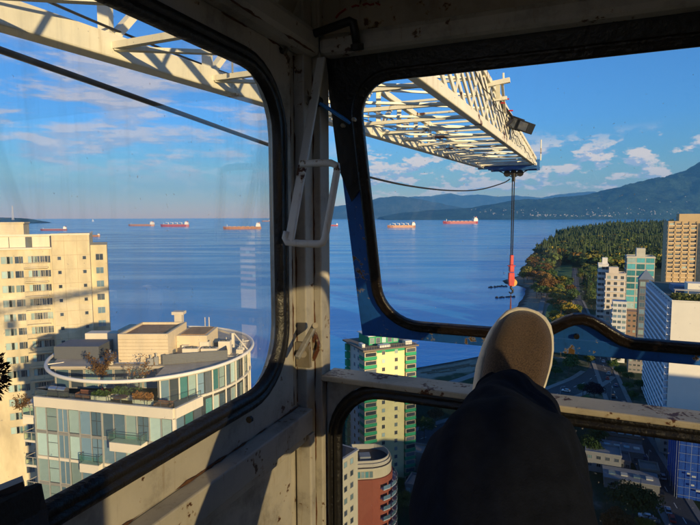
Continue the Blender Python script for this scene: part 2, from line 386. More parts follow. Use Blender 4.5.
# swivel latch low on the post
MB().bar(pvw(297, 358, -.497), pvw(315, 325, -.492), .010, .010, up=UV).build('latch_arm', mat('latch_steel', (.42, .38, .30), .45, .3, 60, metal=.5), cabr, bevel=.002)
lt = MB(); lt.bar(pz(303, 342, .984), pz(304, 367, .984), .032, .010, up=UV); lt.tube([pz(303, 354, .980), pz(303, 354, .965)], .008, 10)
lt.tube([pz(311, 350, 1.02), pz(316, 334, 1.018), pz(319, 346, 1.018), pz(313, 360, 1.02)], .005, 6); lt.build('latch_plate', paint_mat('latch_rust', (.26, .22, .16), rust=.57, dirt=.5, scale=34), cabr)
MB().tube([pvw(315, 325.5, -.49), pvw(315.3, 325.5, -.478)], .006, 8).build('latch_pin', STEEL, cabr)
# dark crank handle below the ceiling
MB().tube([pz(311, 34, 1.03), pz(313, 34, 1.0), pz(330, 28, .99), pz(350, 21, .985), pz(353, 22, .985), pz(355, 32, .99), pz(357, 46, .995)], .0085, 8).build('crank_handle', DMETAL, cabr, smooth=True)
MB().tube([pz(357, 44, .99), pz(357.5, 50, .992)], .013, 8).build('crank_knob', DMETAL, cabr)
# red handwriting-like smears and drill holes on the fascia
for path in ([(336, 18), (339, 14), (343, 11), (346, 9)], [(352, 7), (356, 5.5), (359, 6)], [(363, 5), (367, 3.5), (370, 5), (374, 4)], [(376, 3), (380, 5)]):
    t_ = MB(); pts = [cab(*hit(x, y, (1, 0, 0), CB-.0015)) for x, y in path]; t_.tube(pts, .0045, 6, flat=.35); t_.build('paint_smear', REDP, cabr)
hk = MB(); hk.tube([pz(274, 48, .92), pz(280, 50, .93), pz(284, 52, .93), pz(287, 47, .93)], .006, 6); hk.build('hook', DMETAL, cabr)
for (x, y) in ((308, 446), (300, 448), (309, 480), (252, 418)):
    q = hit(x, y, (0, 1, 0), -.5035) if x < 300 else hit(x, y, (1, 0, 0), 1.028)
    MB().tube([cab(q.x-.004, q.y, q.z), cab(q.x-.010, q.y, q.z)], .006, 7).build('screw', DMETAL, cabr)
# welds / seam lines of the front panel
MB().tube([pz(312, 383, 1.0485), pz(321, 397, 1.0485), pz(320, 525, 1.0485)], .0016, 5).build('weld_seam', DMETAL, cabr)

# dark console corner and fuzzy dark bundle at the left edge
c0 = empty('control_console', PX(10, 560, .42)-Vector((0, 0, .15)), 0, 'black control console whose pointed corner rises into the bottom left of the side window', 'console')
q = MB(); A_ = PX(-60, 520, .40); B_ = PX(44, 478, .44); C_ = PX(48, 508, .44); D_ = PX(60, 640, .40); E_ = PX(-60, 640, .38)
q.prism([A_, B_, C_, D_, E_], Vector((-.05, -.10, 0))); q.build('housing', mat('console_black', (.010, .007, .008), .5, .3, 20, bump=.2), c0, bevel=.004)
q = MB(); q.bar(A_+Vector((-.01, -.012, .003)), B_+Vector((-.01, -.012, .003)), .012, .006); q.build('edge_trim', mat('console_trim', (.03, .022, .024), .4, .3, 30), c0)
fz = MB(); cc = PX(-12, 376, .45)
for k in range(900):
    d = Vector(rng.normal(size=3)).normalized(); r_ = .6+.4*rng.random()
    p0 = cc+Vector((d.x*.016*r_, d.y*.016*r_, d.z*.023*r_)); e = Vector(rng.normal(size=3)).normalized()*.003; e2 = d*.003
    fz.add([p0-e*.5, p0+e*.5, p0+e2*1.3], [(0, 1, 2)])
fz.tube([cc+Vector((0, 0, .02)), cc+Vector((-.004, 0, .10)), cc+Vector((-.03, 0, .20))], .002, 5)
tag(fz.build('pompom', mat('pompom_wool', (.030, .007, .006), .95, .5, 60), None, fix=False), 'dark red fuzzy pompom hanging at the left edge before the side window', 'pompom')

# ================================================================== OPERATOR'S LEG
NAVY = mat('navy_cloth', (.008, .010, .017), .95, .3, 60, bump=.25, bscale=500, spec=.05)
per = empty('person', PX(515, 700, .25)-Vector((0, 0, .5)), 0, 'seated person, black trousered leg raised with a brown canvas shoe on the sill', 'person')
KN = PX(513, 520, .47)+Vector((0, 0, -.005)); AN = PX(514, 404, .86)+Vector((0, .02, -.035)); HIP = Vector((.0, -.12, CAMZ-.95))
def limb(path, radii, n=26, wr=.004, seed=0, sub=12):
    rings = []; P = [Vector(p) for p in path]
    pts = []; rs = []
    for i in range(len(P)-1):
        for j in range(sub):
            t = j/sub; t2 = t
            p0 = P[max(i-1, 0)]; p1 = P[i]; p2 = P[i+1]; p3 = P[min(i+2, len(P)-1)]
            pts.append(.5*((2*p1)+(-p0+p2)*t+(2*p0-5*p1+4*p2-p3)*t*t+(-p0+3*p1-3*p2+p3)*t**3)); rs.append(radii[i]*(1-t)+radii[i+1]*t)
    pts.append(P[-1]); rs.append(radii[-1]); up = Vector((0, 0, 1))
    for i, p_ in enumerate(pts):
        d = (pts[min(i+1, len(pts)-1)]-pts[max(i-1, 0)]).normalized(); x = d.cross(up).normalized(); y = x.cross(d).normalized(); up = y
        ring = []
        for k in range(n):
            a = 2*math.pi*k/n; s_ = i/len(pts)
            w_ = mnoise.noise(Vector((math.cos(a)*1.6, math.sin(a)*1.6, s_*7+seed)))*wr*2+mnoise.noise(Vector((math.cos(a)*2.2+s_*9, math.sin(a)*2.2, s_*16+seed)))*wr*1.3
            w_ += (.0065*max(0, math.sin(s_*52+1.4*math.sin(a+seed)+mnoise.noise(Vector((math.cos(a), math.sin(a), s_*5)))*3))**2*(math.exp(-((s_-.93)/.07)**2)+.8*math.exp(-((s_-.60)/.08)**2)) if seed else 0)
            ring.append(p_+(x*math.cos(a)+y*math.sin(a))*(rs[i]+w_))
        rings.append(ring)
    return rings
m_ = MB(); m_.loft(limb([HIP, HIP.lerp(KN, .6)+Vector((.02, 0, .02)), KN, KN.lerp(AN, .5)+Vector((0, 0, .004)), AN, AN+Vector((0, .03, -.03)), AN+Vector((0.0, .045, .02))], [.085, .075, .060, .052, .034, .036, .03], wr=.001))
m_.build('leg', mat('skin', (.35, .20, .13), .6, .1, 20), per, smooth=True)
rg = limb([HIP, HIP.lerp(KN, .45), HIP.lerp(KN, .85)+Vector((.0, .01, .012)), KN+Vector((0, .035, .012)), KN.lerp(AN, .35)+Vector((.0, 0, .002)), KN.lerp(AN, .72)+Vector((-.006, 0, 0)), AN+Vector((-.002, -.01, .01)), AN+Vector((.0, .016, .004))], [.098, .094, .086, .083, .083, .077, .071, .067], n=96, wr=.0062, seed=3, sub=22)
m_ = MB(); m_.loft(rg); tr_ = m_.build('trouser_leg', NAVY, per, smooth=True)
# shoe: sole outline in its own plane, toe up
SB = PX(508, 400, .93); ST = PX(531, 313, 1.01)          # heel side and toe along the sole face
ex = (PX(560, 372, .95)-PX(480, 372, .95)).normalized()  # across
ey = (ST-SB).normalized(); ez = ex.cross(ey).normalized()
if ez.y > 0: ez = -ez                                     # towards the eye: the instep side
ex = ey.cross(ez).normalized()
if ex.x < 0: ex = -ex
outl = []                                                 # (across, along) outline of a sole, 0 = toe
for t, wl_, wr_ in ((0, -.006, .012), (.006, -.024, .028), (.018, -.038, .040), (.035, -.048, .049), (.06, -.056, .055), (.09, -.0605, .058), (.13, -.061, .056), (.17, -.056, .050), (.21, -.050, .045), (.25, -.046, .042), (.28, -.036, .034), (.292, -.018, .018)):
    outl.append((t, wl_, wr_))
def sh(x, t, h): return ST-ey*t+ex*(x-.004)+ez*h
def loop(off, h, n0=1.0): return [sh(wl_*n0-off*(1 if True else 0), t-(off if t < .02 else 0), h) for t, wl_, wr_ in outl]+[sh(wr_*n0+off, t-(off if t < .02 else 0), h) for t, wl_, wr_ in reversed(outl)]
SOLE = mat('shoe_rubber', (.64, .58, .46), .6, .15, 30, bump=.2)
def shoe_mat():
    m = bpy.data.materials.new('brown_canvas'); nt = nodes_of(m)
    w = nt.nodes.new('ShaderNodeTexWave'); w.inputs['Scale'].default_value = 190; w.inputs['Distortion'].default_value = 1.5
    tc = nt.nodes.new('ShaderNodeTexCoord'); L(nt, tc.outputs['Object'], w.inputs['Vector'])
    n1 = noise_tex(nt, 420, 3, .6); n2 = noise_tex(nt, 14, 4, .6)
    c = ramp(nt, n1, [(.3, (.028, .017, .010)), (.7, (.125, .078, .045))])
    c = mixc(nt, smooth(nt, n2, .35, .75, 0, .5), c, (.06, .038, .022))
    h = math_n(nt, 'ADD', n1, math_n(nt, 'MULTIPLY', w.outputs['Fac'], .4))
    b = pbsdf(nt, c, .95, 0, bumpn(nt, h, .7, .0012), .1); b.inputs['Sheen Weight'].default_value = .35; return m
m_ = MB(); m_.loft([loop(.0, -.024), loop(.0035, -.020), loop(.0045, .0), loop(.003, .011), loop(-.001, .014), loop(-.004, .012)])
sl = m_.build('shoe', SOLE, per, smooth=True); sl['label'] = 'brown canvas slip-on shoe with a pale rubber sole'
up_ = []
for k, (ins, h) in enumerate(((.0005, .010), (.0015, .018), (.004, .027), (.009, .036), (.017, .043), (.028, .047))):
    pr = []
    half = []
    for side in (1, 2):
        seq = outl if side == 1 else list(reversed(outl))
        for t, a_, b_2 in seq:
            xx = (a_ if side == 1 else b_2); mid = (a_+b_2)/2; hw = abs(xx-mid)
            hw2 = max(0.0015, hw-ins*min(1, hw/.03)); sgn = -1 if side == 1 else 1
            t2 = max(t, ins*1.15*(1-min(1, t/.06))+t)
            t2 = min(t2, .292-ins*.5)
            hh = h*(.62+.5*min(1, t/.13)) + (.02*min(1, max(0, (t-.10)/.12))**1.3)*k/5
            pr.append(sh(mid+sgn*hw2, t2, hh))
    up_.append(pr)
m_ = MB(); m_.loft(up_); u_ = m_.build('upper', shoe_mat(), sl, smooth=True)
ss = u_.modifiers.new('s', 'SUBSURF'); ss.levels = ss.render_levels = 1

# ================================================================== JIB
def zj(u): return 1.55+.0350*u
def ztop(u): return 3.36-.0155*u
JL, JR = -4.72, -2.0; JE = 29.3
jr = empty('crane_jib', cab(0, -3.3, 1.4), 0, 'long cream lattice crane jib reaching out over the bay', 'crane jib')
def chord(v, zf, name, s0=-6, w=.24, h=.26):
    m = MB(); m.bar(cab(s0, v, zf(s0)+h/2), cab(JE, v, zf(JE)+h/2), w, h); m.build(name, JIBW, jr, bevel=.02)
chord(JL, zj, 'lower_chord'); chord(JR, zj, 'lower_chord', h=.20, w=.16)
chord(JL, ztop, 'upper_chord', h=.16, w=.14); chord(JR, ztop, 'upper_chord', h=.14, w=.12)
bay = 1.72; us = [-5.9+bay*k for k in range(21)]
us = [u for u in us if u < JE]+[JE-.1]
us = [4.41+bay*k for k in range(-6, 15)]; us = [u for u in us if u < JE-.3]+[JE-.1]
for i, u in enumerate(us):                              # bottom bracing: cross bars and crossed diagonals
    h = .13
    MB().bar(cab(u, JL+.12, zj(u)+h), cab(u, JR-.1, zj(u)+h), .075, .07).build('cross_bar', JIBW, jr)
    if i+1 < len(us):
        u2 = us[i+1]
        m = MB(); m.bar(cab(u, JL+.12, zj(u)+h-.03), cab(u2, JR-.1, zj(u2)+h-.03), .075, .04)
        m.build('floor_brace', JIBW, jr)
        m = MB(); m.bar(cab(u, JL+.07, ztop(u)+.05), cab(u2, JR-.06, ztop(u2)+.05), .07, .05); m.bar(cab(u, JL+.07, ztop(u)+.10), cab(u, JR-.06, ztop(u)+.10), .07, .06); m.build('roof_brace', JIBW, jr)
        m = MB(); m.bar(cab(u, JL, zj(u)+.262), cab(u, JL, ztop(u)-.002), .12, .12); m.build('side_post', JIBW, jr)
        m = MB(); m.bar(cab(u+.1, JL, zj(u)+.262), cab((u+u2)/2+.4, JL, ztop(u2)-.002), .10, .08); m.build('side_brace', JIBW, jr)
for k in range(34):                                      # close diagonals of the near side
    u0 = 1.5+k*.78; u1 = u0+2.6
    if u1 > JE: u1 = JE
    if u0 > JE-1: break
    a, b = cab(u0, JR, ztop(u0)-.002), cab(u1, JR, zj(u1)+.201)
    MB().bar(a, b, .035, .115).build('side_diagonal', JIBW, jr)
    if k % 2 == 0 and u0+1.56 < JE: MB().bar(cab(u0, JR+.02, zj(u0)+.202), cab(u0+.9, JR+.02, ztop(u0+.9)-.003), .03, .05).build('side_strut', JIBW, jr)
# walkway rail along the left chord with little stanchions
m = MB(); m.tube([cab(6, JL+.5, zj(6)+.40), cab(JE, JL+.5, zj(JE)+.40)], .02, 6)
for k in range(24): m.tube([cab(6+k, JL+.5, zj(6+k)+.14), cab(6+k, JL+.5, zj(6+k)+.40)], .014, 5)
m.build('walkway_rail', mat('grey_galv', (.25, .26, .27), .5, .2, 5), jr)
# festoon line and clips on near side
m = MB(); m.tube([cab(u, JR+.14, ztop(u)-.4-.10*abs(math.sin(u*1.5))) for u in np.linspace(6, 28, 60)], .012, 5); m.build('signal_cable', CABLE, jr)
# trolley at the tip
JB = mat('trolley_blue', (.02, .10, .30), .5, .3, 3)
m = MB(); 
for du in (-.5, .5): m.bar(cab(28.4+du, JL+.55, zj(28.4)-.12), cab(28.4+du, JR+.25, zj(28.4)-.12), .12, .16)
for v_ in (JL+.7, -3.0, JR+.1): m.bar(cab(27.9, v_, zj(28)-.12), cab(28.9, v_, zj(28)-.12), .10, .14)
m.build('trolley_frame', JB, jr)
m = MB()
for v_ in (-3.3, -2.98, -2.66): m.tube([cab(28.35, v_, zj(28)-.34), cab(28.45, v_, zj(28)-.34)], .17, 12)
m.bar(cab(28.4, -3.7, zj(28)-.2), cab(28.4, -3.0, zj(28)-.55), .05, .05); m.bar(cab(28.4, -2.3, zj(28)-.2), cab(28.4, -2.98, zj(28)-.55), .05, .05)
m.tube([cab(28.4, -2.98, zj(28)-.3), cab(28.4, -2.98, zj(28)-.75)], .09, 8); m.build('trolley_sheave', DMETAL, jr)
m = MB(); m.box(JE-.05, JE+.15, JL-.2, JR+.2, zj(JE)-.05, zj(JE)+.35, T=cab); m.build('tip_plate', JB, jr)
m = MB(); m.tube([cab(JE, JR+.25, zj(JE)+.3), cab(JE, JR+.25, zj(JE)+1.35)], .03, 6); m.build('tip_mast', JIBW, jr)
# wind mast on the near top chord
PXj = lambda px, py, u: cab(*hit(px, py, (1, 0, 0), u))
m = MB(); m.bar(PXj(487, 80+26, 13.2)-Vector((0, 0, .5)), PXj(486.5, 84, 13.2), .07, .07); m.bar(PXj(480, 86.5, 13.2), PXj(510, 80, 13.2), .10, .11)
m.bar(PXj(502, 82, 13.2), PXj(505, 112, 14.5), .06, .06); m.bar(PXj(492, 100, 13.4), PXj(507, 98, 13.4), .09, .08)
m.bar(PXj(498, 84, 13.2), PXj(498, 100, 13.4), .10, .06)
m.tube([PXj(503.5, 84, 13.2), PXj(503.3, 73, 13.2)], .025, 6); m.tube([PXj(488, 86, 13.2), PXj(486, 75, 13.2)], .02, 6); m.build('wind_mast', JIBW, jr)
m = MB()
for (x, y) in ((507, 99), (511, 110.6), (503, 103)): m.bar(PXj(x-2, y, 13.8), PXj(x+2, y, 13.8), .04, .03)
m.build('red_marker', REDM, jr)
# floodlight on its arm
m = MB(); ctr = PXj(520, 125, 17.3); fx = (VV*.95-UV*.3).normalized()
def FLo(x, y, z):
    a = fx; b_ = Vector((0, 0, 1)).cross(a).normalized(); a2 = (a*math.cos(.42)-Vector((0, 0, 1))*math.sin(.42)); c_ = b_.cross(a2)
    return ctr+a2*x+b_*y-c_*z if c_.z < 0 else ctr+a2*x+b_*y+c_*z
m.box(-.44, .0, -.20, .20, -.19, .19, T=FLo); m.box(.02, .38, -.22, .22, -.16, .16, T=FLo); m.box(0, .02, -.1, .1, -.1, .1, T=FLo)
fl_ = m.build('floodlight', FLOODM, jr, bevel=.03)
m = MB(); m.box(-.38, -.06, -.21, -.201, -.14, .14, T=FLo); m.box(.07, .34, -.23, -.221, -.12, .12, T=FLo); m.build('lens', mat('dull_lens', (.10, .11, .12), .15, .2, 6), fl_)
m = MB(); m.tube([PXj(503, 129, 16.5), PXj(513, 119, 17.2)], .05, 6); m.tube([PXj(500, 101, 15), PXj(513, 118, 17.2)], .04, 6); m.build('lamp_arm', DMETAL, jr)
# hook block and its rope (own things)
HKp = cab(28.4, -2.98, 0); hz = lambda y: PX(513, y, HKp.y).z
r0 = MB(); 
for dx in (-.05, .05): r0.tube([Vector((HKp.x+dx, HKp.y, CAMZ+zj(28)-.7)), Vector((HKp.x+dx*.8, HKp.y, hz(256)))], .028, 6)
tag(r0.build('hoist_rope', CABLE, None), 'twin black hoist ropes hanging from the jib tip to the red hook block', 'rope')
m = MB(); m.box(-.20, .20, -.12, .12, 0, .12)
hb = empty('hook_block', (HKp.x, HKp.y, hz(290)), 0, 'red crane hook block hanging over the water on the hoist ropes', 'hook block')
def HB(x, y, z): return Vector((HKp.x+x, HKp.y+y, hz(290)+z))
H_ = hz(255)-hz(290)
m = MB(); m.box(-.08, .08, -.10, .10, H_*.72, H_, T=HB); m.box(-.11, .11, -.14, .14, H_*.52, H_*.72, T=HB); m.box(-.19, .19, -.10, .10, H_*.68, H_*.71, T=HB)
m.prism([HB(-.14, -.1, H_*.5), HB(.14, -.1, H_*.5), HB(.16, -.1, H_*.3), HB(.13, -.1, H_*.12), HB(-.12, -.1, H_*.12), HB(-.15, -.1, H_*.3)], (0, .2, 0)); m.build('body', REDM, hb, bevel=.02)
m = MB(); m.tube([HB(.16, .12, H_*.20), HB(.16, .2, H_*.20)], .2, 12); m.build('sheave', mat('yellow_plate', (.55, .30, .04), .5, .3, 5), hb)
m = MB(); m.tube([HB(0, 0, H_*.12), HB(0, 0, .1), HB(.10, 0, 0), HB(.09, 0, -.12), HB(0, 0, -.18), HB(-.10, 0, -.10)], [.06, .06, .06, .055, .05, .03], 8); m.build('hook', DMETAL, hb, smooth=True)
zb = hz(336)
m = MB(); m.tube([Vector((HKp.x-.06*q, HKp.y, zb)) if k_ else HB(.0, 0, -.16) for k_ in (1, 0) for q in (1,)]+[Vector((HKp.x+.06, HKp.y, zb))], .04, 6)
tag(m.build('lifting_sling', RUSTO, None), 'orange lifting sling hanging below the red hook block down to the shoe', 'sling')
# ropes passing the cab
def rope(pts, r, label, name='steel_cable'):
    P = [PX(*q) for q in pts]; out = []
    for i in range(len(P)-1):
        p0 = P[max(i-1, 0)]; p1 = P[i]; p2 = P[i+1]; p3 = P[min(i+2, len(P)-1)]
        for j in range(10):
            t = j/10; out.append(.5*((2*p1)+(-p0+p2)*t+(2*p0-5*p1+4*p2-p3)*t*t+(-p0+3*p1-3*p2+p3)*t**3))
    out.append(P[-1]); tag(MB().tube(out, r, 6).build(name, CABLE, None, smooth=True), label, 'cable')
rope([(-90, 18, 3.2), (0, 50, 4.0), (140, 99, 5.6), (275, 147, 8.6), (330, 165, 10.8), (365, 176, 12.8), (410, 186, 16), (450, 190.5, 19.6), (480, 189.5, 23), (503, 183, 26.8), (510, 179, 27.2)], .028, 'black steel cable sagging across both windows to the jib tip')
rope([(-20, -32, 4.2), (45, 0, 4.9), (140, 40, 6.4), (240, 78, 9), (330, 108, 13), (400, 131, 19)], .014, 'thin dark cable running along the underside of the cream jib')

# ================================================================== SEA, LAND, HILLS
def water_mat():
    m = bpy.data.materials.new('sea_water'); nt = nodes_of(m)
    big = noise_tex(nt, .0011, 5, .55, stretch=(1, 2.6, 1)); mid = noise_tex(nt, .006, 4, .6, stretch=(1, 1.9, 1))
    patch = math_n(nt, 'MULTIPLY_ADD', big, .65, math_n(nt, 'MULTIPLY', mid, .35))
    c = ramp(nt, patch, [(.36, (.006, .17, .38)), (.5, (.012, .22, .50)), (.62, (.035, .28, .54))])
    stk = noise_tex(nt, .0016, 6, .62, stretch=(1, 6.5, 1)); c = mixc(nt, smooth(nt, stk, .53, .70, 0, .5), c, (.12, .34, .58))
    w1 = noise_tex(nt, .32, 4, .6, stretch=(1, 1.8, 1)); w2 = noise_tex(nt, .06, 4, .6, stretch=(1, 1.8, 1)); w3 = noise_tex(nt, 1.3, 3, .6)
    h = math_n(nt, 'ADD', math_n(nt, 'MULTIPLY', w1, .5), math_n(nt, 'ADD', math_n(nt, 'MULTIPLY', w2, 1.3), math_n(nt, 'MULTIPLY', w3, .12)))
    r = smooth(nt, stk, .40, .62, .26, .10)
    pbsdf(nt, c, r, 0, bumpn(nt, h, .34, .8), .5); MATS['sea'] = m; return m
s = MB(); S_ = 60000; s.add([(-S_, -1800, 0), (S_, -1800, 0), (S_, S_, 0), (-S_, S_, 0)], [(0, 1, 2, 3)])
tag(s.build('sea', water_mat(), None, world=False), kind='structure')

coast_px = [(-420, 470), (-200, 455), (0, 440), (130, 425), (230, 407), (300, 392), (343, 381), (414, 368), (450, 362), (486, 355), (500, 340), (507, 322), (511, 314), (519, 303), (526, 296), (527, 289), (520, 286), (508, 284), (503, 281), (509, 279), (520, 275), (523, 267), (531, 258), (541, 250), (556, 242.5), (558, 240.5)]
coast = [GZ(x, y, 0) for x, y in coast_px]
coast = [(p.x, p.y) for p in coast]
tip = coast[-1]
coast += [(tip[0]+70, tip[1]+260), (tip[0]+330, tip[1]+620), (tip[0]+800, tip[1]+820), (tip[0]+1700, tip[1]+900), (3600, 3200), (3600, -700), (-700, -700)]
CP = np.array(coast)
def sdist(X, Y):
    ins = np.zeros(X.shape, bool); dm = np.full(X.shape, 1e9); n = len(CP)
    for i in range(n):
        x0, y0 = CP[i]; x1, y1 = CP[(i+1) % n]
        c = ((y0 > Y) != (y1 > Y)) & (X < (x1-x0)*(Y-y0)/((y1-y0) or 1e-9)+x0); ins ^= c
        dx, dy = x1-x0, y1-y0; t = np.clip(((X-x0)*dx+(Y-y0)*dy)/(dx*dx+dy*dy), 0, 1)
        dm = np.minimum(dm, np.hypot(X-x0-t*dx, Y-y0-t*dy))
    return np.where(ins, dm, -dm)
def wobble(X, Y):
    return (np.sin(X*.021+Y*.013)+np.sin(X*.05-Y*.037+1.3)*.6+np.sin(X*.11+Y*.09)*.3)
def ground_z(X, Y):
    X = np.asarray(X, float); Y = np.asarray(Y, float)
    d = sdist(X, Y)+wobble(X, Y)*3*np.clip((Y-300)/500, 0, 1)
    z = np.where(d < 0, np.maximum(d*.12, -3), np.minimum(d*.13, 5.0))
    rise = np.clip((Y-1200)/1300, 0, 1)*np.clip((d-15)/220, 0, 1)*36
    return z+rise
gx = np.concatenate([np.linspace(-690, -60, 40), np.linspace(-50, 900, 190), np.linspace(920, 3590, 60)])
gy = np.concatenate([np.linspace(-690, 0, 20), np.linspace(8, 1400, 230), np.linspace(1415, 3190, 110)])
GX, GY = np.meshgrid(gx, gy); GZZ = ground_z(GX, GY)
def np_mesh(name, V, Fq, mats, mi=None, smooth=False, verts_per=4):
    me = bpy.data.meshes.new(name); me.vertices.add(len(V)); me.vertices.foreach_set('co', np.asarray(V, np.float32).ravel())
    Fq = np.asarray(Fq, np.int32); k = Fq.shape[1]; me.loops.add(Fq.size); me.loops.foreach_set('vertex_index', Fq.ravel())
    me.polygons.add(len(Fq)); me.polygons.foreach_set('loop_start', np.arange(0, Fq.size, k, dtype=np.int32)); me.polygons.foreach_set('loop_total', np.full(len(Fq), k, np.int32))
    for m in (mats if isinstance(mats, (list, tuple)) else [mats]): me.materials.append(m)
    if mi is not None: me.polygons.foreach_set('material_index', np.asarray(mi, np.int32))
    if smooth: me.polygons.foreach_set('use_smooth', np.ones(len(Fq), bool))
    me.update(calc_edges=True); me.validate()
    o = bpy.data.objects.new(name, me); col.objects.link(o); return o
def grid_faces(ny, nx):
    i = np.arange(ny-1)[:, None]*nx+np.arange(nx-1)[None]; return np.stack([i, i+1, i+1+nx, i+nx], -1).reshape(-1, 4)
def land_mat():
    m = bpy.data.materials.new('land'); nt = nodes_of(m)
    g = nt.nodes.new('ShaderNodeNewGeometry'); sx = nt.nodes.new('ShaderNodeSeparateXYZ'); L(nt, g.outputs['Position'], sx.inputs[0])
    n = noise_tex(nt, .02, 7, .65); n2 = noise_tex(nt, .25, 6, .7); n3 = noise_tex(nt, .07, 5, .6)
    zz = math_n(nt, 'ADD', sx.outputs['Z'], math_n(nt, 'MULTIPLY', math_n(nt, 'SUBTRACT', n3, .5), 2.2))
    sand = ramp(nt, n2, [(.3, (.17, .145, .11)), (.7, (.32, .27, .20))])
    wet = mixc(nt, smooth(nt, zz, .3, 1.3), (.035, .035, .032), sand)
    grass = ramp(nt, n, [(.35, (.020, .040, .014)), (.55, (.035, .055, .02)), (.7, (.055, .05, .03))])
    grass = mixc(nt, smooth(nt, n2, .4, .7, 0, .5), grass, (.03, .03, .022))
    c = mixc(nt, smooth(nt, zz, 4.3, 5.0), wet, grass)
    pbsdf(nt, c, .95, 0, bumpn(nt, n2, .5, .5), .15); return m
V = np.stack([GX, GY, GZZ], -1).reshape(-1, 3)
tag(np_mesh('ground', V, grid_faces(len(gy), len(gx)), land_mat(), smooth=True), kind='structure')
GR = 5.0
# rock breakwaters
ROCK = mat('wet_rock', (.06, .055, .05), .8, .4, 1.5, bump=.6)
def breakwater(pa, pb, label, w=7):
    a, b = GZ(*pa, 0), GZ(*pb, 0); m = MB(); N = int((b-a).length/3.0)
    for i in range(N):
        t = i/N; p = a.lerp(b, t)
        for k in range(3):
            c = p+Vector((random.uniform(-w/2, w/2), random.uniform(-w/2, w/2), random.uniform(-.6, .9))); r_ = random.uniform(1.2, 2.4)
            pts = [c+Vector((math.cos(q*1.047)*r_*random.uniform(.7, 1.1), math.sin(q*1.047)*r_*random.uniform(.7, 1.1), -.9)) for q in range(6)]
            top = [c+(q_-c)*.55+Vector((0, 0, r_*.75)) for q_ in pts]; m.loft([pts, top])
    tag(m.build('breakwater', ROCK, None), label, 'breakwater')
breakwater((489, 287.6), (509, 286.0), 'long low rock breakwater reaching left from the wooded point', 6)
breakwater((497, 298), (515, 296.5), 'short dark rock groyne below the long breakwater', 5)
breakwater((547, 238.6), (558, 239.5), 'small rocky spit at the far tip of the forest', 14)

# -------- hills far across the water
def fbm2(X, Y, s, oct=6, seed=0, ridged=False):
    out = np.zeros(X.shape); flat = out.ravel(); Xf, Yf = X.ravel()*s, Y.ravel()*s
    for i in range(len(flat)):
        a = 1; f = 1; v = 0
        for o in range(oct):
            q = mnoise.noise(Vector((Xf[i]*f+seed*7.3, Yf[i]*f-seed*3.1, seed*1.7+o)))
            v += a*((1-abs(q)*2) if ridged else q); a *= .5; f *= 2.05
        flat[i] = v
    return out
def forest_hill_mat(name, c1, c2, houses):
    m = bpy.data.materials.new(name); nt = nodes_of(m)
    n = noise_tex(nt, .0016, 9, .75, stretch=(1, .4, 1.6)); n2 = noise_tex(nt, .014, 6, .75)
    c = ramp(nt, math_n(nt, 'MULTIPLY_ADD', n, .5, math_n(nt, 'MULTIPLY', n2, .5)), [(.43, c1), (.52, c2), (.60, tuple(x*1.9 for x in c2))])
    pbsdf(nt, c, .95, 0, bumpn(nt, n2, 1, 30), .1); return m
def hill(name, Y0, sil, depth, m, seed, amp=.12, nx=170, ny=40, base_y=None):
    """sil: (px, py) crest samples; the hill stands at distance Y0..Y0+depth with its crest two thirds in"""
    Yc = Y0+depth*.6; xs = []; hs = []
    for px, py in sil:
        p = PX(px, py, Yc); xs.append(p.x); hs.append(max(p.z, 0))
    X1 = np.linspace(xs[0], xs[-1], nx); ridge = np.interp(X1, xs, hs); T = np.linspace(0, 1, ny)
    XX, TT = np.meshgrid(X1, T); HH = np.interp(XX, xs, hs)
    prof_ = np.where(TT < .6, np.sin(np.clip(TT/.6, 0, 1)*math.pi/2)**.9, np.cos((TT-.6)/.4*math.pi/2))
    YY = Y0+TT*depth; nn = fbm2(XX, YY, 1/(depth*.22), 5, seed, True)
    nn2 = fbm2(XX, YY*0+Yc, 1/(depth*.05), 3, seed+5)
    Z = HH*prof_*(1+amp*(nn-1.0)*np.clip(np.abs(TT-.6)*4, .12, 1))+HH*.02*nn2*prof_ - 3*(TT < .001)
    YY = YY+nn*depth*.03*(TT < .5)
    V = np.stack([XX, YY, Z], -1).reshape(-1, 3); o = np_mesh(name, V, grid_faces(ny, nx), m, smooth=True); tag(o, kind='structure'); return (xs, hs, Y0, depth)
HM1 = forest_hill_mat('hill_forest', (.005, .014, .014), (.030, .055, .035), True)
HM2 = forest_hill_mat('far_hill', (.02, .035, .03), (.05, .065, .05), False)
hill('hills', 16500, [(380, 217), (400, 213), (425, 211), (450, 209), (471, 208), (493, 204), (520, 200), (545, 199), (569, 197), (594, 194), (614, 188.5), (632, 184.5), (648, 180), (660, 178.5), (671, 176), (683, 171.5), (700, 163), (725, 152), (760, 145), (830, 150), (900, 170)], 6000, HM1, 1, .30, 340, 80)
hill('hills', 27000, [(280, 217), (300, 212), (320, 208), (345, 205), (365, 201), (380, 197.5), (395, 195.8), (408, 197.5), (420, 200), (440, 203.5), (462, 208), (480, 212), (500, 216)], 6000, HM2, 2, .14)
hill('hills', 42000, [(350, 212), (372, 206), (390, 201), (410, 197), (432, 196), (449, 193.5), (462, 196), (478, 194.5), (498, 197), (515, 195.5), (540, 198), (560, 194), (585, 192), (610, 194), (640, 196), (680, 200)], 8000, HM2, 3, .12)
hill('hills', 9800, [(-120, 217), (-90, 217), (-60, 216.4), (-20, 217.5), (10, 217.6), (28, 218.6), (42, 221.3)], 900, HM1, 4, .15, 80, 14)
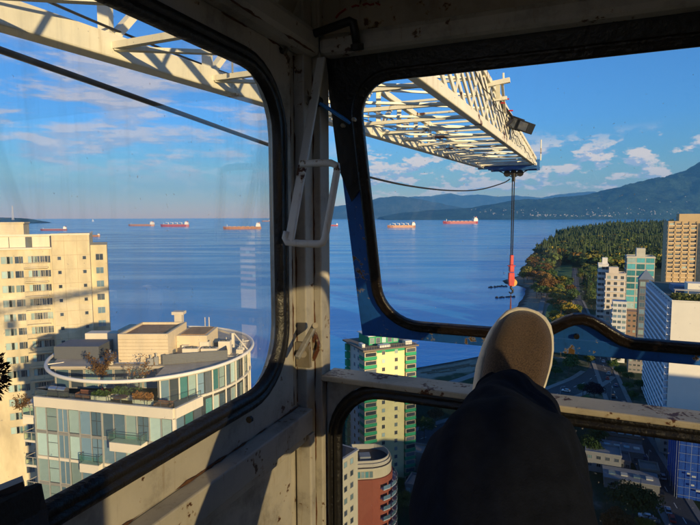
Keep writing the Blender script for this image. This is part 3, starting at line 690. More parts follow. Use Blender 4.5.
# mast on the far left headland
mp_ = PX(13, 219, 9900); m = MB(); hh = 250
for dx in (-14, 14): m.bar((mp_.x+dx, mp_.y, mp_.z-20), (mp_.x+dx*.35, mp_.y, mp_.z+hh), 9, 9)
for k in range(8): m.bar((mp_.x-13+k*1.1, mp_.y, mp_.z+k*hh/8), (mp_.x+13-k*1.1, mp_.y, mp_.z+(k+1)*hh/8), 5, 5)
tag(m.build('lattice_mast', mat('mast_grey', (.5, .5, .5), .6, .1, 1), None), 'tall pale lattice mast on the low headland at the far left', 'mast')

# far shore houses and apartment blocks
WALLW = mat('far_wall_white', (.34, .32, .28), .8, .1, .1); ROOFG = mat('far_roof_grey', (.16, .13, .12), .8, .2, .1)
FGL = mat('far_window_dark', (.06, .07, .09), .3, .2, .1)
def far_block(w, d, h, flat):
    r_ = empty('shore_building', (0, 0, 0)); m = MB(); m.box(-w/2, w/2, -d/2, d/2, -30, h); m.build('wall', WALLW, r_, world=False)
    m = MB()
    if flat: m.box(-w/2-1, w/2+1, -d/2-1, d/2+1, h, h+2.5); m.box(-w*.15, w*.2, -d*.2, d*.2, h+2.5, h+8)
    else: m.loft([[(-w/2-2, -d/2-2, h), (w/2+2, -d/2-2, h), (w/2+2, d/2+2, h), (-w/2-2, d/2+2, h)], [(-w/2+d*.3, -1, h+d*.35), (w/2-d*.3, -1, h+d*.35), (w/2-d*.3, 1, h+d*.35), (-w/2+d*.3, 1, h+d*.35)]])
    m.build('roof', ROOFG, r_, world=False)
    m = MB()
    for k in range(max(1, int(h//9))): m.box(-w*.42, w*.42, -d/2-.6, -d/2-.05, k*9+3, k*9+6.5)
    m.build('window_band', FGL, r_, world=False); return r_
fb = [far_block(60, 30, 40, True), far_block(95, 35, 26, True), far_block(50, 34, 20, False), far_block(34, 26, 70, True)]
dg = bpy.context.evaluated_depsgraph_get; used = set(); nsh = 0
random.seed(11)
bpy.context.view_layer.update()
dgx = bpy.context.evaluated_depsgraph_get()
def on_hill(px, py):
    d = ray(px, py); ok, loc, nor, idx, ob, mt = scene.ray_cast(dgx, CAM+d*(3000/d.y), d.normalized(), distance=60000)
    return (loc, ob.name) if ok else (None, '')
spots = []
for k in range(60): spots.append((random.uniform(530, 612), random.uniform(214.6, 216.8)))
for k in range(44): spots.append((random.uniform(585, 680), random.uniform(208, 215)))
for k in range(34): spots.append((random.uniform(470, 545), random.uniform(209, 215.8)))
for k in range(5): spots.append((random.uniform(640, 690), random.uniform(196, 204)))

for (x, y) in spots:
    loc, nm = on_hill(x, y)
    if loc is None or not nm.startswith('hills') or loc.y > 24000: continue
    i = random.choice((0, 1, 2, 2, 2, 3)) if y > 213 else 2
    o = fb[i] if i not in used else copy_tree(fb[i]); used.add(i)
    o.location = loc+Vector((0, 0, 2)); o.rotation_euler = (0, 0, random.uniform(-.4, .4)); s_ = random.uniform(.3, .7); o.scale = (s_, s_, s_)
    if y > 213: tag(o, ['white slab block on the far shore across the bay', 'long low white block on the far shore across the bay', 'small hip roofed house on the far shore across the bay', 'slim white tower on the far shore across the bay'][i], 'building', 'buildings along the far shore')
    else: tag(o, 'pale hip roofed house high on the dark wooded mountainside', 'house', 'houses up the mountainside')
    nsh += 1
for i, f_ in enumerate(fb):
    if i not in used: 
        for k in list(f_.children): bpy.data.objects.remove(k)
        bpy.data.objects.remove(f_)

# ================================================================== SHIPS
HULLS = {'red': mat('hull_red', (.36, .05, .035), .5, .2, .05), 'orange': mat('hull_orange', (.40, .17, .07), .5, .2, .05), 'dark': mat('hull_dark', (.22, .05, .05), .5, .2, .05)}
DECKW = mat('ship_white', (.80, .74, .62), .6, .06, .1); HATCH = mat('hatch_cover', (.45, .30, .18), .7, .2, .1)
def ship(px0, px1, wl_y, hullc, label, gear=True, flip=False, low=.6):
    c = GZ((px0+px1)/2, wl_y, 0); Lh = (px1-px0)/F*c.y*1.0; B = Lh*.15; Hh = Lh*.075*low/.6
    root = empty('cargo_ship', c, (math.pi if flip else 0)+((px0*7) % 5-2)*.12, label, 'cargo ship', 'ships anchored in the bay')
    def hull_ring(z, k):
        n = 12; out = []
        for i in range(n+1):
            t = i/n; x = -Lh/2+Lh*t; w = B/2*min(1, (t/.10+.35) if t < .1 else 1)*(1 if t < .82 else max(.02, 1-((t-.82)/.18)**2)); x += (k*Lh*.02 if t > .9 else 0); out.append((x, -w, z))
        return out+[(p[0], -p[1], p[2]) for p in reversed(out)]
    m = MB(); m.loft([hull_ring(-2, 0), hull_ring(Hh*.25, .3), hull_ring(Hh, 1)]); m.build('hull', HULLS[hullc], root, world=False)
    m = MB(); m.box(-Lh*.48, -Lh*.36, -B*.44, B*.44, Hh, Hh+Lh*.055); m.box(-Lh*.47, -Lh*.375, -B*.40, B*.40, Hh+Lh*.055, Hh+Lh*.085); m.box(-Lh*.43, -Lh*.37, -B*.5, B*.5, Hh+Lh*.085, Hh+Lh*.10)
    m.build('superstructure', DECKW, root, world=False)
    m = MB(); m.box(-Lh*.468, -Lh*.435, -B*.12, B*.12, Hh+Lh*.085, Hh+Lh*.125); m.build('funnel', HULLS[hullc], root, world=False)
    m = MB(); m.box(-Lh*.3695, -Lh*.3685, -B*.38, B*.38, Hh+Lh*.088, Hh+Lh*.096); m.build('bridge_window', FGL, root, world=False)
    for k in range(6): MB().box(-Lh*.31+k*Lh*.12, -Lh*.31+k*Lh*.12+Lh*.09, -B*.3, B*.3, Hh, Hh+Lh*.014).build('hatch', HATCH, root, world=False)
    if gear:
        for k in range(4):
            x = -Lh*.25+k*Lh*.16; m = MB(); m.box(x-Lh*.009, x+Lh*.009, -Lh*.009, Lh*.009, Hh, Hh+Lh*.075); m.bar((x, 0, Hh+Lh*.055), (x+Lh*.10, 0, Hh+Lh*.085), Lh*.009, Lh*.009); m.build('deck_crane', DECKW, root, world=False)
    m = MB(); m.box(Lh*.40, Lh*.41, -.5, .5, Hh, Hh+Lh*.06); m.box(-Lh*.40, -Lh*.395, -.5, .5, Hh+Lh*.1, Hh+Lh*.135); m.build('mast', DECKW, root, world=False)
    m = MB(); m.box(Lh*.44, Lh*.50, -B*.15, B*.15, Hh-.2, Hh+Lh*.012); m.build('forecastle', HULLS[hullc], root, world=False)
    return root
ship(128, 155, 226.0, 'orange', 'low orange hulled cargo ship, leftmost clear of the cream tower', False, True, .45)
ship(161, 189, 226.6, 'red', 'red cargo ship with tall white bridge and deck cranes, second through the left window', True, True)
ship(224, 261, 229.0, 'orange', 'large orange laden ship with white stern, rightmost in the left window', False, True, .5)
ship(42, 66, 230.5, 'dark', 'dull red cargo ship above the roof of the cream tower', False, True, .5)
ship(86, 100, 236.5, 'orange', 'orange and white ship half hidden at the corner of the cream tower', False, True, .8)
ship(387, 416, 227.6, 'orange', 'orange ship with four white deck cranes, left in the front window', True, True)
ship(442, 479, 223.6, 'red', 'long red tanker with white stern, right in the front window', False, True, .5)
ship(326, 338, 226, 'red', 'small red ship seen in the gap beside the corner post', False, True, .8)
ship(262, 270, 221.5, 'orange', 'tiny distant ship near the right edge of the left window', False, True, .8)
# small craft
BOATW = mat('boat_white', (.8, .8, .78), .4, .05, 1)
def boat(px, py, Lb, label, sail=False, rz=0, cat='boat', s=1):
    c = GZ(px, py, 0); r_ = empty('sailboat' if sail else 'motorboat', c, rz, label, cat)
    def rg_(z, w): return [(-Lb/2, -w, z), (Lb*.2, -w, z), (Lb/2, 0, z), (Lb*.2, w, z), (-Lb/2, w, z)]
    m = MB(); m.loft([rg_(-.2, Lb*.12), rg_(Lb*.1, Lb*.16)]); m.build('hull', BOATW, r_, world=False)
    if sail:
        m = MB(); m.prism([(0, 0, Lb*.15), (-Lb*.45, 0, Lb*.2), (0, 0, Lb*1.35)], (0, .3, 0)); m.prism([(Lb*.04, 0, Lb*.15), (Lb*.42, 0, Lb*.15), (Lb*.04, 0, Lb*1.1)], (0, .3, 0)); m.build('sail', BOATW, r_, world=False)
        m = MB(); m.box(-.15, .15, -.15, .15, 0, Lb*1.4); m.build('mast', STEEL, r_, world=False)
    else:
        m = MB(); m.box(-Lb*.2, Lb*.12, -Lb*.1, Lb*.1, Lb*.1, Lb*.22); m.build('cabin', BOATW, r_, world=False)
boat(93, 221.5, 60, 'tiny white sailing boat on the horizon above the cream tower', True)
boat(541, 257.5, 9, 'tiny white boat moored off the wooded point', rz=.5)
boat(504, 273, 9, 'tiny white boat close to the red hook block', rz=1.5)

exec_marker = None
# ================================================================== TREES
def leaf_mat(name, c1, c2, c3):
    m = bpy.data.materials.new(name); nt = nodes_of(m)
    oi = nt.nodes.new('ShaderNodeObjectInfo'); n = noise_tex(nt, .5, 3, .6); n2 = noise_tex(nt, 2.5, 2, .6)
    f = math_n(nt, 'ADD', math_n(nt, 'MULTIPLY', oi.outputs['Random'], .4), math_n(nt, 'MULTIPLY', math_n(nt, 'ADD', n, n2), .3))
    c = ramp(nt, f, [(.25, c1), (.5, c2), (.75, c3)])
    b = pbsdf(nt, c, .7, 0, None, .2); m.cycles.emission_sampling = 'NONE'; return m
LEAF = {'green': leaf_mat('leaf_green', (.025, .055, .012), (.05, .09, .02), (.09, .12, .025)),
        'olive': leaf_mat('leaf_olive', (.06, .075, .014), (.11, .115, .02), (.17, .15, .025)),
        'yellow': leaf_mat('leaf_yellow', (.16, .14, .014), (.25, .20, .02), (.33, .24, .025)),
        'russet': leaf_mat('leaf_russet', (.09, .045, .014), (.15, .08, .018), (.20, .12, .024)),
        'orange': leaf_mat('leaf_orange', (.13, .06, .014), (.20, .09, .018), (.25, .13, .024)),
        'purple': leaf_mat('leaf_purple', (.02, .006, .012), (.035, .012, .02), (.05, .02, .025)),
        'fir': leaf_mat('needle_green', (.010, .026, .013), (.020, .042, .018), (.045, .065, .022))}
BARK = mat('bark', (.07, .05, .035), .9, .3, 2)
def crown_np(seed, h, rad, nclump, nleaf, ls):
    g = np.random.default_rng(seed); V = []
    zc = h*.60; ry = h*.40
    for k in range(nclump):
        d = g.normal(size=3); d /= np.linalg.norm(d); d[2] = abs(d[2])*.9-.25 if g.random() < .75 else d[2]*.5
        r_ = .45+.5*g.random()
        c = np.array([d[0]*rad*r_, d[1]*rad*r_, zc+d[2]*ry*r_]); cr = rad*(.26+.2*g.random())
        q = g.normal(size=(nleaf, 3)); q /= np.linalg.norm(q, axis=1)[:, None]; q[:, 2] = np.where(q[:, 2] < -.3, -q[:, 2], q[:, 2])
        P = c+q*cr*(.75+.35*g.random((nleaf, 1)))*np.array([1, 1, .75])
        nrm = q+g.normal(size=q.shape)*.45; nrm /= np.linalg.norm(nrm, axis=1)[:, None]
        t = np.cross(nrm, g.normal(size=q.shape)); t /= np.linalg.norm(t, axis=1)[:, None]; b = np.cross(nrm, t); s_ = ls*(.6+.8*g.random((nleaf, 1)))
        V.append(np.stack([P-t*s_-b*s_*.5, P+t*s_*.7-b*s_*.8, P+t*s_+b*s_*.5, P-t*s_*.6+b*s_], 1))
    V = np.concatenate(V).reshape(-1, 3); return V, np.arange(len(V)).reshape(-1, 4)
def spire_np(seed, sides=7):
    g = np.random.default_rng(seed); V = []
    for t in range(5):
        z0 = .08+.17*t; z1 = min(1.0, z0+.30+.05*t) if t < 4 else 1.0; r_ = .165*(1-t*.17)*(.8+.4*g.random())
        for k in range(sides):
            a0 = 2*math.pi*k/sides+t; a1 = 2*math.pi*(k+1)/sides+t; j0, j1 = r_*(.35+.95*g.random()), r_*(.35+.95*g.random()); dz = -.03*g.random()
            V.append(np.array([[math.cos(a0)*j0, math.sin(a0)*j0, z0+dz], [math.cos(a1)*j1, math.sin(a1)*j1, z0-.03*g.random()], [0, 0, z1], [0, 0, z1-.001]]))
    V = np.concatenate(V).reshape(-1, 3); return V, np.arange(len(V)).reshape(-1, 4)
def conifer_np(seed, h, rad, layers, nb):
    g = np.random.default_rng(seed); V = []
    for i in range(layers):
        t = i/layers; z = h*(.10+.88*t); r_ = rad*(1-t)**.8*(.85+.3*g.random())+.15
        n = max(4, int(nb*(1-t*.6)))
        for k in range(n):
            a = 2*math.pi*(k+g.random()*.7)/n+i; rr = r_*(.7+.5*g.random()); w_ = rr*math.pi/n*1.25
            e = np.array([math.cos(a), math.sin(a), 0]); s_ = np.array([-e[1], e[0], 0]); dz = h/layers
            V.append(np.array([[0, 0, z+dz*1.25], e*rr*.6+s_*w_+[0, 0, z+dz*.2], e*rr+[0, 0, z-rr*.22], e*rr*.6-s_*w_+[0, 0, z+dz*.15]]))
    V = np.concatenate(V).reshape(-1, 3); return V, np.arange(len(V)).reshape(-1, 4)
def trunk_mb(h, r, seed):
    g = random.Random(seed); m = MB(); m.tube([(0, 0, -.6), (.05*h*.2, 0, h*.25), (.02*h, .01*h, h*.55), (0, 0, h*.85)], [r, r*.8, r*.5, r*.15], 7)
    for k in range(6):
        a = g.random()*6.28; z = h*(.28+.3*g.random()); l = h*.28
        m.tube([(0, 0, z), (math.cos(a)*l*.5, math.sin(a)*l*.5, z+l*.4), (math.cos(a)*l, math.sin(a)*l, z+l*.8)], [r*.4, r*.25, r*.08], 5)
    return m
def proto_tree(kind, leaf, h, rad, seed, near=False):
    root = empty('conifer_tree' if kind == 'fir' else 'broadleaf_tree', (0, 0, -50))
    trunk_mb(h, h*.022, seed).build('trunk', BARK, root, world=False, fix=False)
    if kind == 'fir': V, Fq = conifer_np(seed, h, rad, 26, 11)
    elif near: V, Fq = crown_np(seed, h, rad, 46, 90, rad*.040)
    else: V, Fq = crown_np(seed, h, rad, 30, 46, rad*.075)
    o = np_mesh('crown', V, Fq, leaf); o.parent = root; return root
PROT = {}
def tree_at(x, y, kindkey, s, label, group, z=None, near=False):
    key = (kindkey, near, random.randrange(2 if near else 3))
    if key not in PROT:
        k = kindkey; PROT[key] = [proto_tree('fir' if k == 'fir' else 'leaf', LEAF[k], 22 if k == 'fir' else 13, 4.2 if k == 'fir' else 5.6, hash(k) % 97+key[2]*5 if False else (len(PROT)*3+1), near), False]
    p = PROT[key]
    o = p[0] if not p[1] else copy_tree(p[0]); p[1] = True
    zz = float(ground_z([x], [y])[0]) if z is None else z
    o.location = (x, y, zz); o.rotation_euler = (0, 0, random.uniform(0, 6.28)); o.scale = (s*random.uniform(.9, 1.1), s*random.uniform(.9, 1.1), s*random.uniform(.9, 1.12))
    tag(o, label, 'tree', group); return o
# park road centre line: needed to keep trees off it
road_px = [(574.5, 268), (575.5, 278), (577.5, 300), (585.5, 320), (595, 345), (606, 372), (622, 410), (645, 452), (672, 500), (705, 555)]
ROAD = [GZ(x, y, GR) for x, y in road_px]
aven_px = [(603, 366), (598, 374), (586, 382), (560, 393), (530, 404), (486, 418), (430, 436), (380, 452)]
AVEN = [GZ(x, y, GR) for x, y in aven_px]
def dline(x, y, pts):
    best = 1e9
    for i in range(len(pts)-1):
        a, b = pts[i], pts[i+1]; dx, dy = b.x-a.x, b.y-a.y; t = max(0, min(1, ((x-a.x)*dx+(y-a.y)*dy)/(dx*dx+dy*dy))); best = min(best, math.hypot(x-a.x-t*dx, y-a.y-t*dy))
    return best
def inpoly(x, y, P):
    c = False; n = len(P)
    for i in range(n):
        x0, y0 = P[i]; x1, y1 = P[(i+1) % n]
        if (y0 > y) != (y1 > y) and x < (x1-x0)*(y-y0)/(y1-y0)+x0: c = not c
    return c
def ppoly(pxs): return [(GZ(x, y, GR).x, GZ(x, y, GR).y) for x, y in pxs]
placed = []
def scatter(poly, spacing, n, kinds, smin, smax, label, group, ds=0, rclear=7):
    xs = [p[0] for p in poly]; ys = [p[1] for p in poly]; cnt = 0
    for _ in range(n*40):
        if cnt >= n: break
        x, y = random.uniform(min(xs), max(xs)), random.uniform(min(ys), max(ys))
        if not inpoly(x, y, poly) or dline(x, y, ROAD) < rclear or dline(x, y, AVEN) < rclear: continue
        if any((x-a)**2+(y-b)**2 < spacing**2 for a, b in placed): continue
        if float(sdist(np.array([x]), np.array([y]))[0]) < ds: continue
        k = random.choice(kinds); s_ = random.uniform(smin, smax); placed.append((x, y)); cnt += 1
        nm = {'green': 'green', 'olive': 'olive green', 'yellow': 'yellow leaved', 'russet': 'russet', 'orange': 'orange', 'purple': 'dark purple', 'fir': 'dark pointed fir'}[k]
        tree_at(x, y, k, s_, f'{nm} tree {label}', f'{nm} trees {group}')
lawns = ppoly([(553, 280), (552, 270), (560, 264), (574, 264), (573, 272), (572, 281)])
random.seed(21)
cpoly = [(coast[i][0], coast[i][1]) for i in range(15, 24)]
# autumn trees on the point
scatter(ppoly([(523, 290), (524, 270), (536, 258), (549, 262), (551, 285), (549, 300), (540, 300)]), 11, 85, ['russet', 'russet', 'olive', 'olive', 'green', 'green', 'orange'], 1.15, 1.7, 'on the wooded point behind the beach', 'on the wooded point', 14)
scatter(ppoly([(534, 262), (543, 249), (560, 246), (600, 246), (600, 262), (574, 262), (552, 266)]), 15, 60, ['olive', 'green', 'yellow', 'olive', 'fir', 'russet'], 1.2, 1.8, 'in the mixed wood beyond the small lawn', 'in the mixed wood', 15)
scatter(ppoly([(552, 283), (573, 283), (575, 300), (583, 320), (590, 345), (562, 350), (552, 318)]), 11, 75, ['green', 'green', 'olive', 'green', 'russet', 'yellow'], .8, 1.25, 'between the beach and the park road', 'between beach and road', 20)
scatter(ppoly([(579, 262), (597, 262), (594, 300), (597, 340), (592, 345), (585, 318)]), 12, 60, ['green', 'green', 'fir', 'green', 'olive'], .9, 1.4, 'on the right side of the park road', 'right of the park road', 10)
scatter(ppoly([(546, 352), (588, 352), (590, 366), (578, 376), (546, 380)]), 11, 12, ['green', 'green', 'olive'], .55, .8, 'on the grass above the curved avenue', 'above the curved avenue', 5)
scatter(ppoly([(462, 388), (500, 382), (540, 385), (530, 396), (480, 408)]), 9, 12, ['green', 'olive', 'green'], .4, .6, 'beside the seafront path below the beach', 'beside the seafront path', 3)
# deep forest as one mass
def forest():
    protos = []
    for sd in range(4): protos.append((*spire_np(40+sd), 0))
    for sd in range(3):
        V, Fq = crown_np(60+sd, 1, .36, 12, 9, .075); protos.append((V, Fq, 1))
    g = np.random.default_rng(5); Vs = []; Fs = []; Ms = []; off = 0
    cand = []
    for (y0, y1, sp) in ((930, 1500, 11.5), (1500, 2200, 14), (2200, 3150, 19)):
        ny = int((y1-y0)/sp)
        for j in range(ny):
            yy = y0+j*sp; x0 = yy*.28; x1 = yy*.69; nx = int((x1-x0)/sp)
            for i in range(nx): cand.append((x0+i*sp+g.uniform(-.45, .45)*sp, yy+g.uniform(-.45, .45)*sp, sp))
    c = np.array(cand); d = sdist(c[:, 0], c[:, 1]); c = c[d > 14]; z = ground_z(c[:, 0], c[:, 1])
    for (x, y, sp), zz in zip(c, z):
        if y < 1250 and any((x-a)**2+(y-b)**2 < 90 for a, b in placed): continue
        if inpoly(x, y, lawns) or dline(x, y, ROAD) < 9: continue
        mixn = mnoise.noise(Vector((x*.006, y*.004, 3)))
        con = g.random() < (.25 if y < 1250 else .62 if y > 1500 else .42)+mixn*.9
        k = g.integers(0, 4) if con else g.integers(4, 7)
        V, Fq, kd = protos[k]; h = (g.uniform(20, 44) if con else g.uniform(17, 34))
        h *= 1 if y < 2200 else 1.08; w = h*g.uniform(.85, 1.2)*(1.0 if y < 1500 else 1.3); a = g.uniform(0, 6.28); ca, sa = math.cos(a), math.sin(a)
        P = np.stack([(V[:, 0]*ca-V[:, 1]*sa)*w+x, (V[:, 0]*sa+V[:, 1]*ca)*w+y, V[:, 2]*h+zz-.5], 1)
        Vs.append(P); Fs.append(Fq+off); off += len(V)
        mi = 0 if con else (1 if g.random() < (.72 if y < 1500 else .88) else (2 if g.random() < .55 else 3 if g.random() < .6 else 4)); Ms.append(np.full(len(Fq), mi))
    o = np_mesh('forest', np.concatenate(Vs), np.concatenate(Fs), [LEAF['fir'], LEAF['green'], LEAF['olive'], LEAF['yellow'], LEAF['russet']], np.concatenate(Ms))
    tag(o, 'dark dense conifer forest with autumn patches covering the peninsula', 'forest', kind='stuff'); return len(c)
print('forest', forest())

# ================================================================== ROADS, LAWNS
ASPH = mat('asphalt', (.05, .052, .056), .9, .2, .3, bump=.2, bscale=4); PAVE = mat('pavement_concrete', (.20, .19, .175), .9, .15, .4); LINEW = mat('road_paint', (.7, .68, .6), .7, .15, 1)
def ribbon(pts, w, z, m, name, off=0, thick=None, seg=6):
    P = []
    for i in range(len(pts)-1):
        p0 = pts[max(i-1, 0)]; p1 = pts[i]; p2 = pts[i+1]; p3 = pts[min(i+2, len(pts)-1)]
        for j in range(seg):
            t = j/seg; P.append(.5*((2*p1)+(-p0+p2)*t+(2*p0-5*p1+4*p2-p3)*t*t+(-p0+3*p1-3*p2+p3)*t**3))
    P.append(pts[-1]); mm = MB(); prev = None
    for i, p in enumerate(P):
        d = (P[min(i+1, len(P)-1)]-P[max(i-1, 0)]); d.z = 0; d.normalize(); s_ = Vector((d.y, -d.x, 0)); c = Vector((p.x, p.y, z))+s_*off
        cur = (c-s_*w/2, c+s_*w/2)
        if prev:
            if thick: mm.hexa([prev[0]-Vector((0, 0, thick)), prev[1]-Vector((0, 0, thick)), cur[1]-Vector((0, 0, thick)), cur[0]-Vector((0, 0, thick)), prev[0], prev[1], cur[1], cur[0]])
            else: mm.add([prev[0], prev[1], cur[1], cur[0]], [(0, 1, 2, 3)])
        prev = cur
    o = mm.build(name, m, None, fix=bool(thick)); return tag(o, kind='structure')
ribbon(ROAD, 8.5, GR+.10, ASPH, 'road'); ribbon(AVEN, 14, GR+.06, ASPH, 'road')
for s_ in (-1, 1): ribbon(ROAD[2:], 2.2, GR+.24, PAVE, 'pavement', s_*5.4, .3); ribbon(AVEN[1:], 3, GR+.20, PAVE, 'pavement', s_*8.7, .3)
def dashes(pts, z, name):
    mm = MB()
    for i in range(len(pts)-1):
        a, b = pts[i], pts[i+1]; n = int((b-a).length/9); d = (b-a).normalized(); s_ = Vector((d.y, -d.x, 0))*.12
        for k in range(n):
            p = a+d*(k*9+2); q = p+d*3.5; mm.add([Vector((v.x, v.y, z)) for v in (p-s_, p+s_, q+s_, q-s_)], [(0, 1, 2, 3)])
    return tag(mm.build(name, LINEW, None, fix=False), kind='structure')
dashes(ROAD, GR+.13, 'road_markings'); dashes(AVEN, GR+.10, 'road_markings')
GRASS = mat('lawn_grass', (.045, .12, .022), .95, .25, .3, bump=.4, bscale=5)
def sheet(pxs, z, m, name): 
    P = ppoly(pxs); mm = MB(); mm.add([(x, y, z) for x, y in P], [tuple(range(len(P)))]); return tag(mm.build(name, m, None, fix=False), kind='structure')
sheet([(500, 409), (545, 396.5), (575, 389), (586, 391), (592, 400), (586, 412), (540, 418), (505, 422)], GR+.04, GRASS, 'lawn')
sheet([(553, 279), (553, 271), (559, 266), (572, 265), (572, 272), (571, 280)], GR+.10, GRASS, 'lawn')
sheet([(541, 330), (548, 306), (556, 300), (566, 318), (574, 345), (566, 352), (546, 352)], GR+.04, GRASS, 'lawn')
# seafront path
ribbon([GZ(x, y, GR) for x, y in ((545, 290), (540, 312), (533, 330), (520, 348), (495, 365), (465, 378), (430, 388), (400, 396))], 5, GR+.05, PAVE, 'path')

# ================================================================== CARS
GLC = mat('car_glass', (.01, .012, .015), .08, .2, 3); TYRE = mat('tyre_black', (.02, .02, .02), .9, .2, 3)
CARC = [('white', (.75, .75, .73)), ('silver', (.45, .46, .47)), ('black', (.02, .02, .022)), ('dark blue', (.03, .06, .18)), ('red', (.4, .03, .02)), ('grey', (.14, .15, .16))]
def car_proto(i):
    nm, c = CARC[i]; root = empty('parked_car', (0, 0, -60)); m = MB()
    def ring(z, x0, x1, w): return [(x0, -w, z), (x1, -w, z), (x1, w, z), (x0, w, z)]
    m.loft([ring(.3, -2.15, 2.15, .84), ring(.55, -2.2, 2.2, .88), ring(.85, -2.15, 2.1, .86), ring(.93, -2.05, 1.95, .82)]); m.loft([ring(1.42, -1.3, .45, .62), ring(1.46, -1.2, .3, .55)]); m.build('body', mat('car_'+nm.replace(' ', '_'), c, .3, .04, 1), root, world=False, bevel=.06)
    m = MB(); m.loft([ring(.93, -1.9, 1.15, .78), ring(1.42, -1.32, .47, .63)]); m.build('glasshouse', GLC, root, world=False)
    for x in (-1.35, 1.35):
        for y in (-.8, .8): MB().tube([(x, y-.1, .32), (x, y+.1, .32)], .32, 10).build('wheel', TYRE, root, world=False)
    for y in (-.6, .6): MB().box(2.13, 2.22, y-.15, y+.15, .6, .72).build('headlight', LINEW, root, world=False)
    return root
CARS = [[car_proto(i), False] for i in range(6)]
def car(px, py, az, i, where):
    p = CARS[i]; o = p[0] if not p[1] else copy_tree(p[0]); p[1] = True; g = GZ(px, py, GR+.14); o.location = (g.x, g.y, GR+.14); o.rotation_euler = (0, 0, math.pi/2-az)
    tag(o, f'{CARC[i][0]} car {where}', 'car', 'cars parked and driving on the streets')
random.seed(5)
for k, (x, y, i, w) in enumerate([(603.5, 362, 0, 'on the street above the junction'), (609, 374, 1, 'at the junction near the end of the avenue'), (613, 397, 2, 'on the street beside the white slab'), (624, 404, 5, 'parked beside the foot of the white slab'), (600, 352, 3, 'far up the straight street'), (590, 330, 0, 'parked where the park road bends'), (644, 459, 3, 'just below the lower sill bar on the street'), (652, 470, 5, 'in the shaded street above the low roofs'), (655, 488, 0, 'in the shaded street beside the yellowish tree'), (668, 512, 1, 'at the bottom of the shaded street')]): car(x, y, TH if y > 345 else R(12), i, w)
for k, (x, y, i, w) in enumerate([(566, 391.5, 0, 'on the curved avenue left of the junction'), (548, 397, 1, 'on the curved avenue beside the lawn'), (470, 424, 5, 'hidden low on the avenue behind the trousers')]): car(x, y, R(-62), i, w)
for k, (x, y, i, w) in enumerate([(607.5, 379, 4, 'red, waiting on the street right of the purple tree'), (616, 386, 3, 'on the right lane beside the upper slim street tree'), (628, 420, 0, 'hidden behind the sill bar on the street'), (661, 494, 2, 'parked at the kerb beside the long garage'), (672, 520, 4, 'red, lowest on the shaded street'), (663, 478, 1, 'parked before the netted building')]): car(x, y, TH, i, w)
for k, (x, y, i, w) in enumerate([(615, 452, 0, 'in the yard beside the green awning'), (607, 458, 3, 'in the yard at the left of the low roofs'), (636, 462, 1, 'between the low roof and the street'), (646, 518, 0, 'white front in the shade under the autumn trees'), (652, 522, 5, 'lowest of all beneath the autumn trees')]): car(x, y, R(-67), i, w)
for i, p in enumerate(CARS):
    if not p[1]:
        for k in list(p[0].children): bpy.data.objects.remove(k)
        bpy.data.objects.remove(p[0])

# ================================================================== BUILDINGS
WFRAME = mat('window_frame_white', (.42, .38, .30), .6, .1, 2); DFRAME = mat('window_frame_dark', (.05, .06, .065), .5, .1, 2)
G_DARK = facade_glass('glass_dark', (.05, .065, .08)); G_TEAL = facade_glass('glass_teal', (.06, .20, .20)); G_PALE = facade_glass('glass_pale', (.26, .36, .34), .12, .6); G_TEAL2 = facade_glass('glass_teal_tower', (.06, .26, .28)); G_BLUE = facade_glass('glass_bluegrey', (.10, .17, .22))
WMESH = {}
def winmesh(w, h, fr, gl, mull=1, fw=.07, trans=0):
    key = (round(w, 2), round(h, 2), fr.name, gl.name, mull, trans)
    if key in WMESH: return WMESH[key]
    m = MB(); m.box(-w/2, w/2, -.03, .03, 0, h, 1)
    for x0, x1, z0, z1 in ((-w/2-fw, -w/2, -fw, h+fw), (w/2, w/2+fw, -fw, h+fw), (-w/2, w/2, -fw, 0), (-w/2, w/2, h, h+fw)): m.box(x0, x1, -.09, .03, z0, z1, 0)
    for k in range(1, mull+1):
        x = -w/2+w*k/(mull+1); m.box(x-fw*.4, x+fw*.4, -.08, -.031, 0, h, 0)
    if trans: m.box(-w/2, w/2, -.075, -.0305, h*trans-fw*.4, h*trans+fw*.4, 0)
    me = bpy.data.meshes.new('window'); me.from_pydata(m.v, [], m.f); me.materials.append(fr); me.materials.append(gl); me.polygons.foreach_set('material_index', m.m)
    import bmesh
    bm = bmesh.new(); bm.from_mesh(me); bmesh.ops.recalc_face_normals(bm, faces=bm.faces); bm.to_mesh(me); bm.free(); me.update(); WMESH[key] = me; return me
def part(name, me, root, loc, rz=0):
    o = bpy.data.objects.new(name, me); col.objects.link(o); o.parent = root; o.location = loc; o.rotation_euler = (0, 0, rz); return o
def face_loc(side, w, d, t, z, out=.0):
    if side == 'F': return (t, -out, z), 0
    if side == 'L': return (-out, d-t, z), -math.pi/2
    if side == 'R': return (w+out, t, z), math.pi/2
def broot(name, P, az, label, cat='building', z0=GR, group=None):
    return empty(name, (P[0], P[1], z0), math.pi/2-az, label, cat, group)
def along(P, az, px):                                  # distance along a facade line where the picture column px meets it
    k = (px-350)/532.3; s_, c_ = math.sin(az), math.cos(az); return (k*P[1]-P[0])/(s_-k*c_)
Zof = lambda y, Y: CAMZ-(y-217)/532.3*Y                # height seen at picture row y at distance Y
stc = lambda name, c, var=.12: mat(name, c, .85, var, .12, bump=.15, bscale=3)

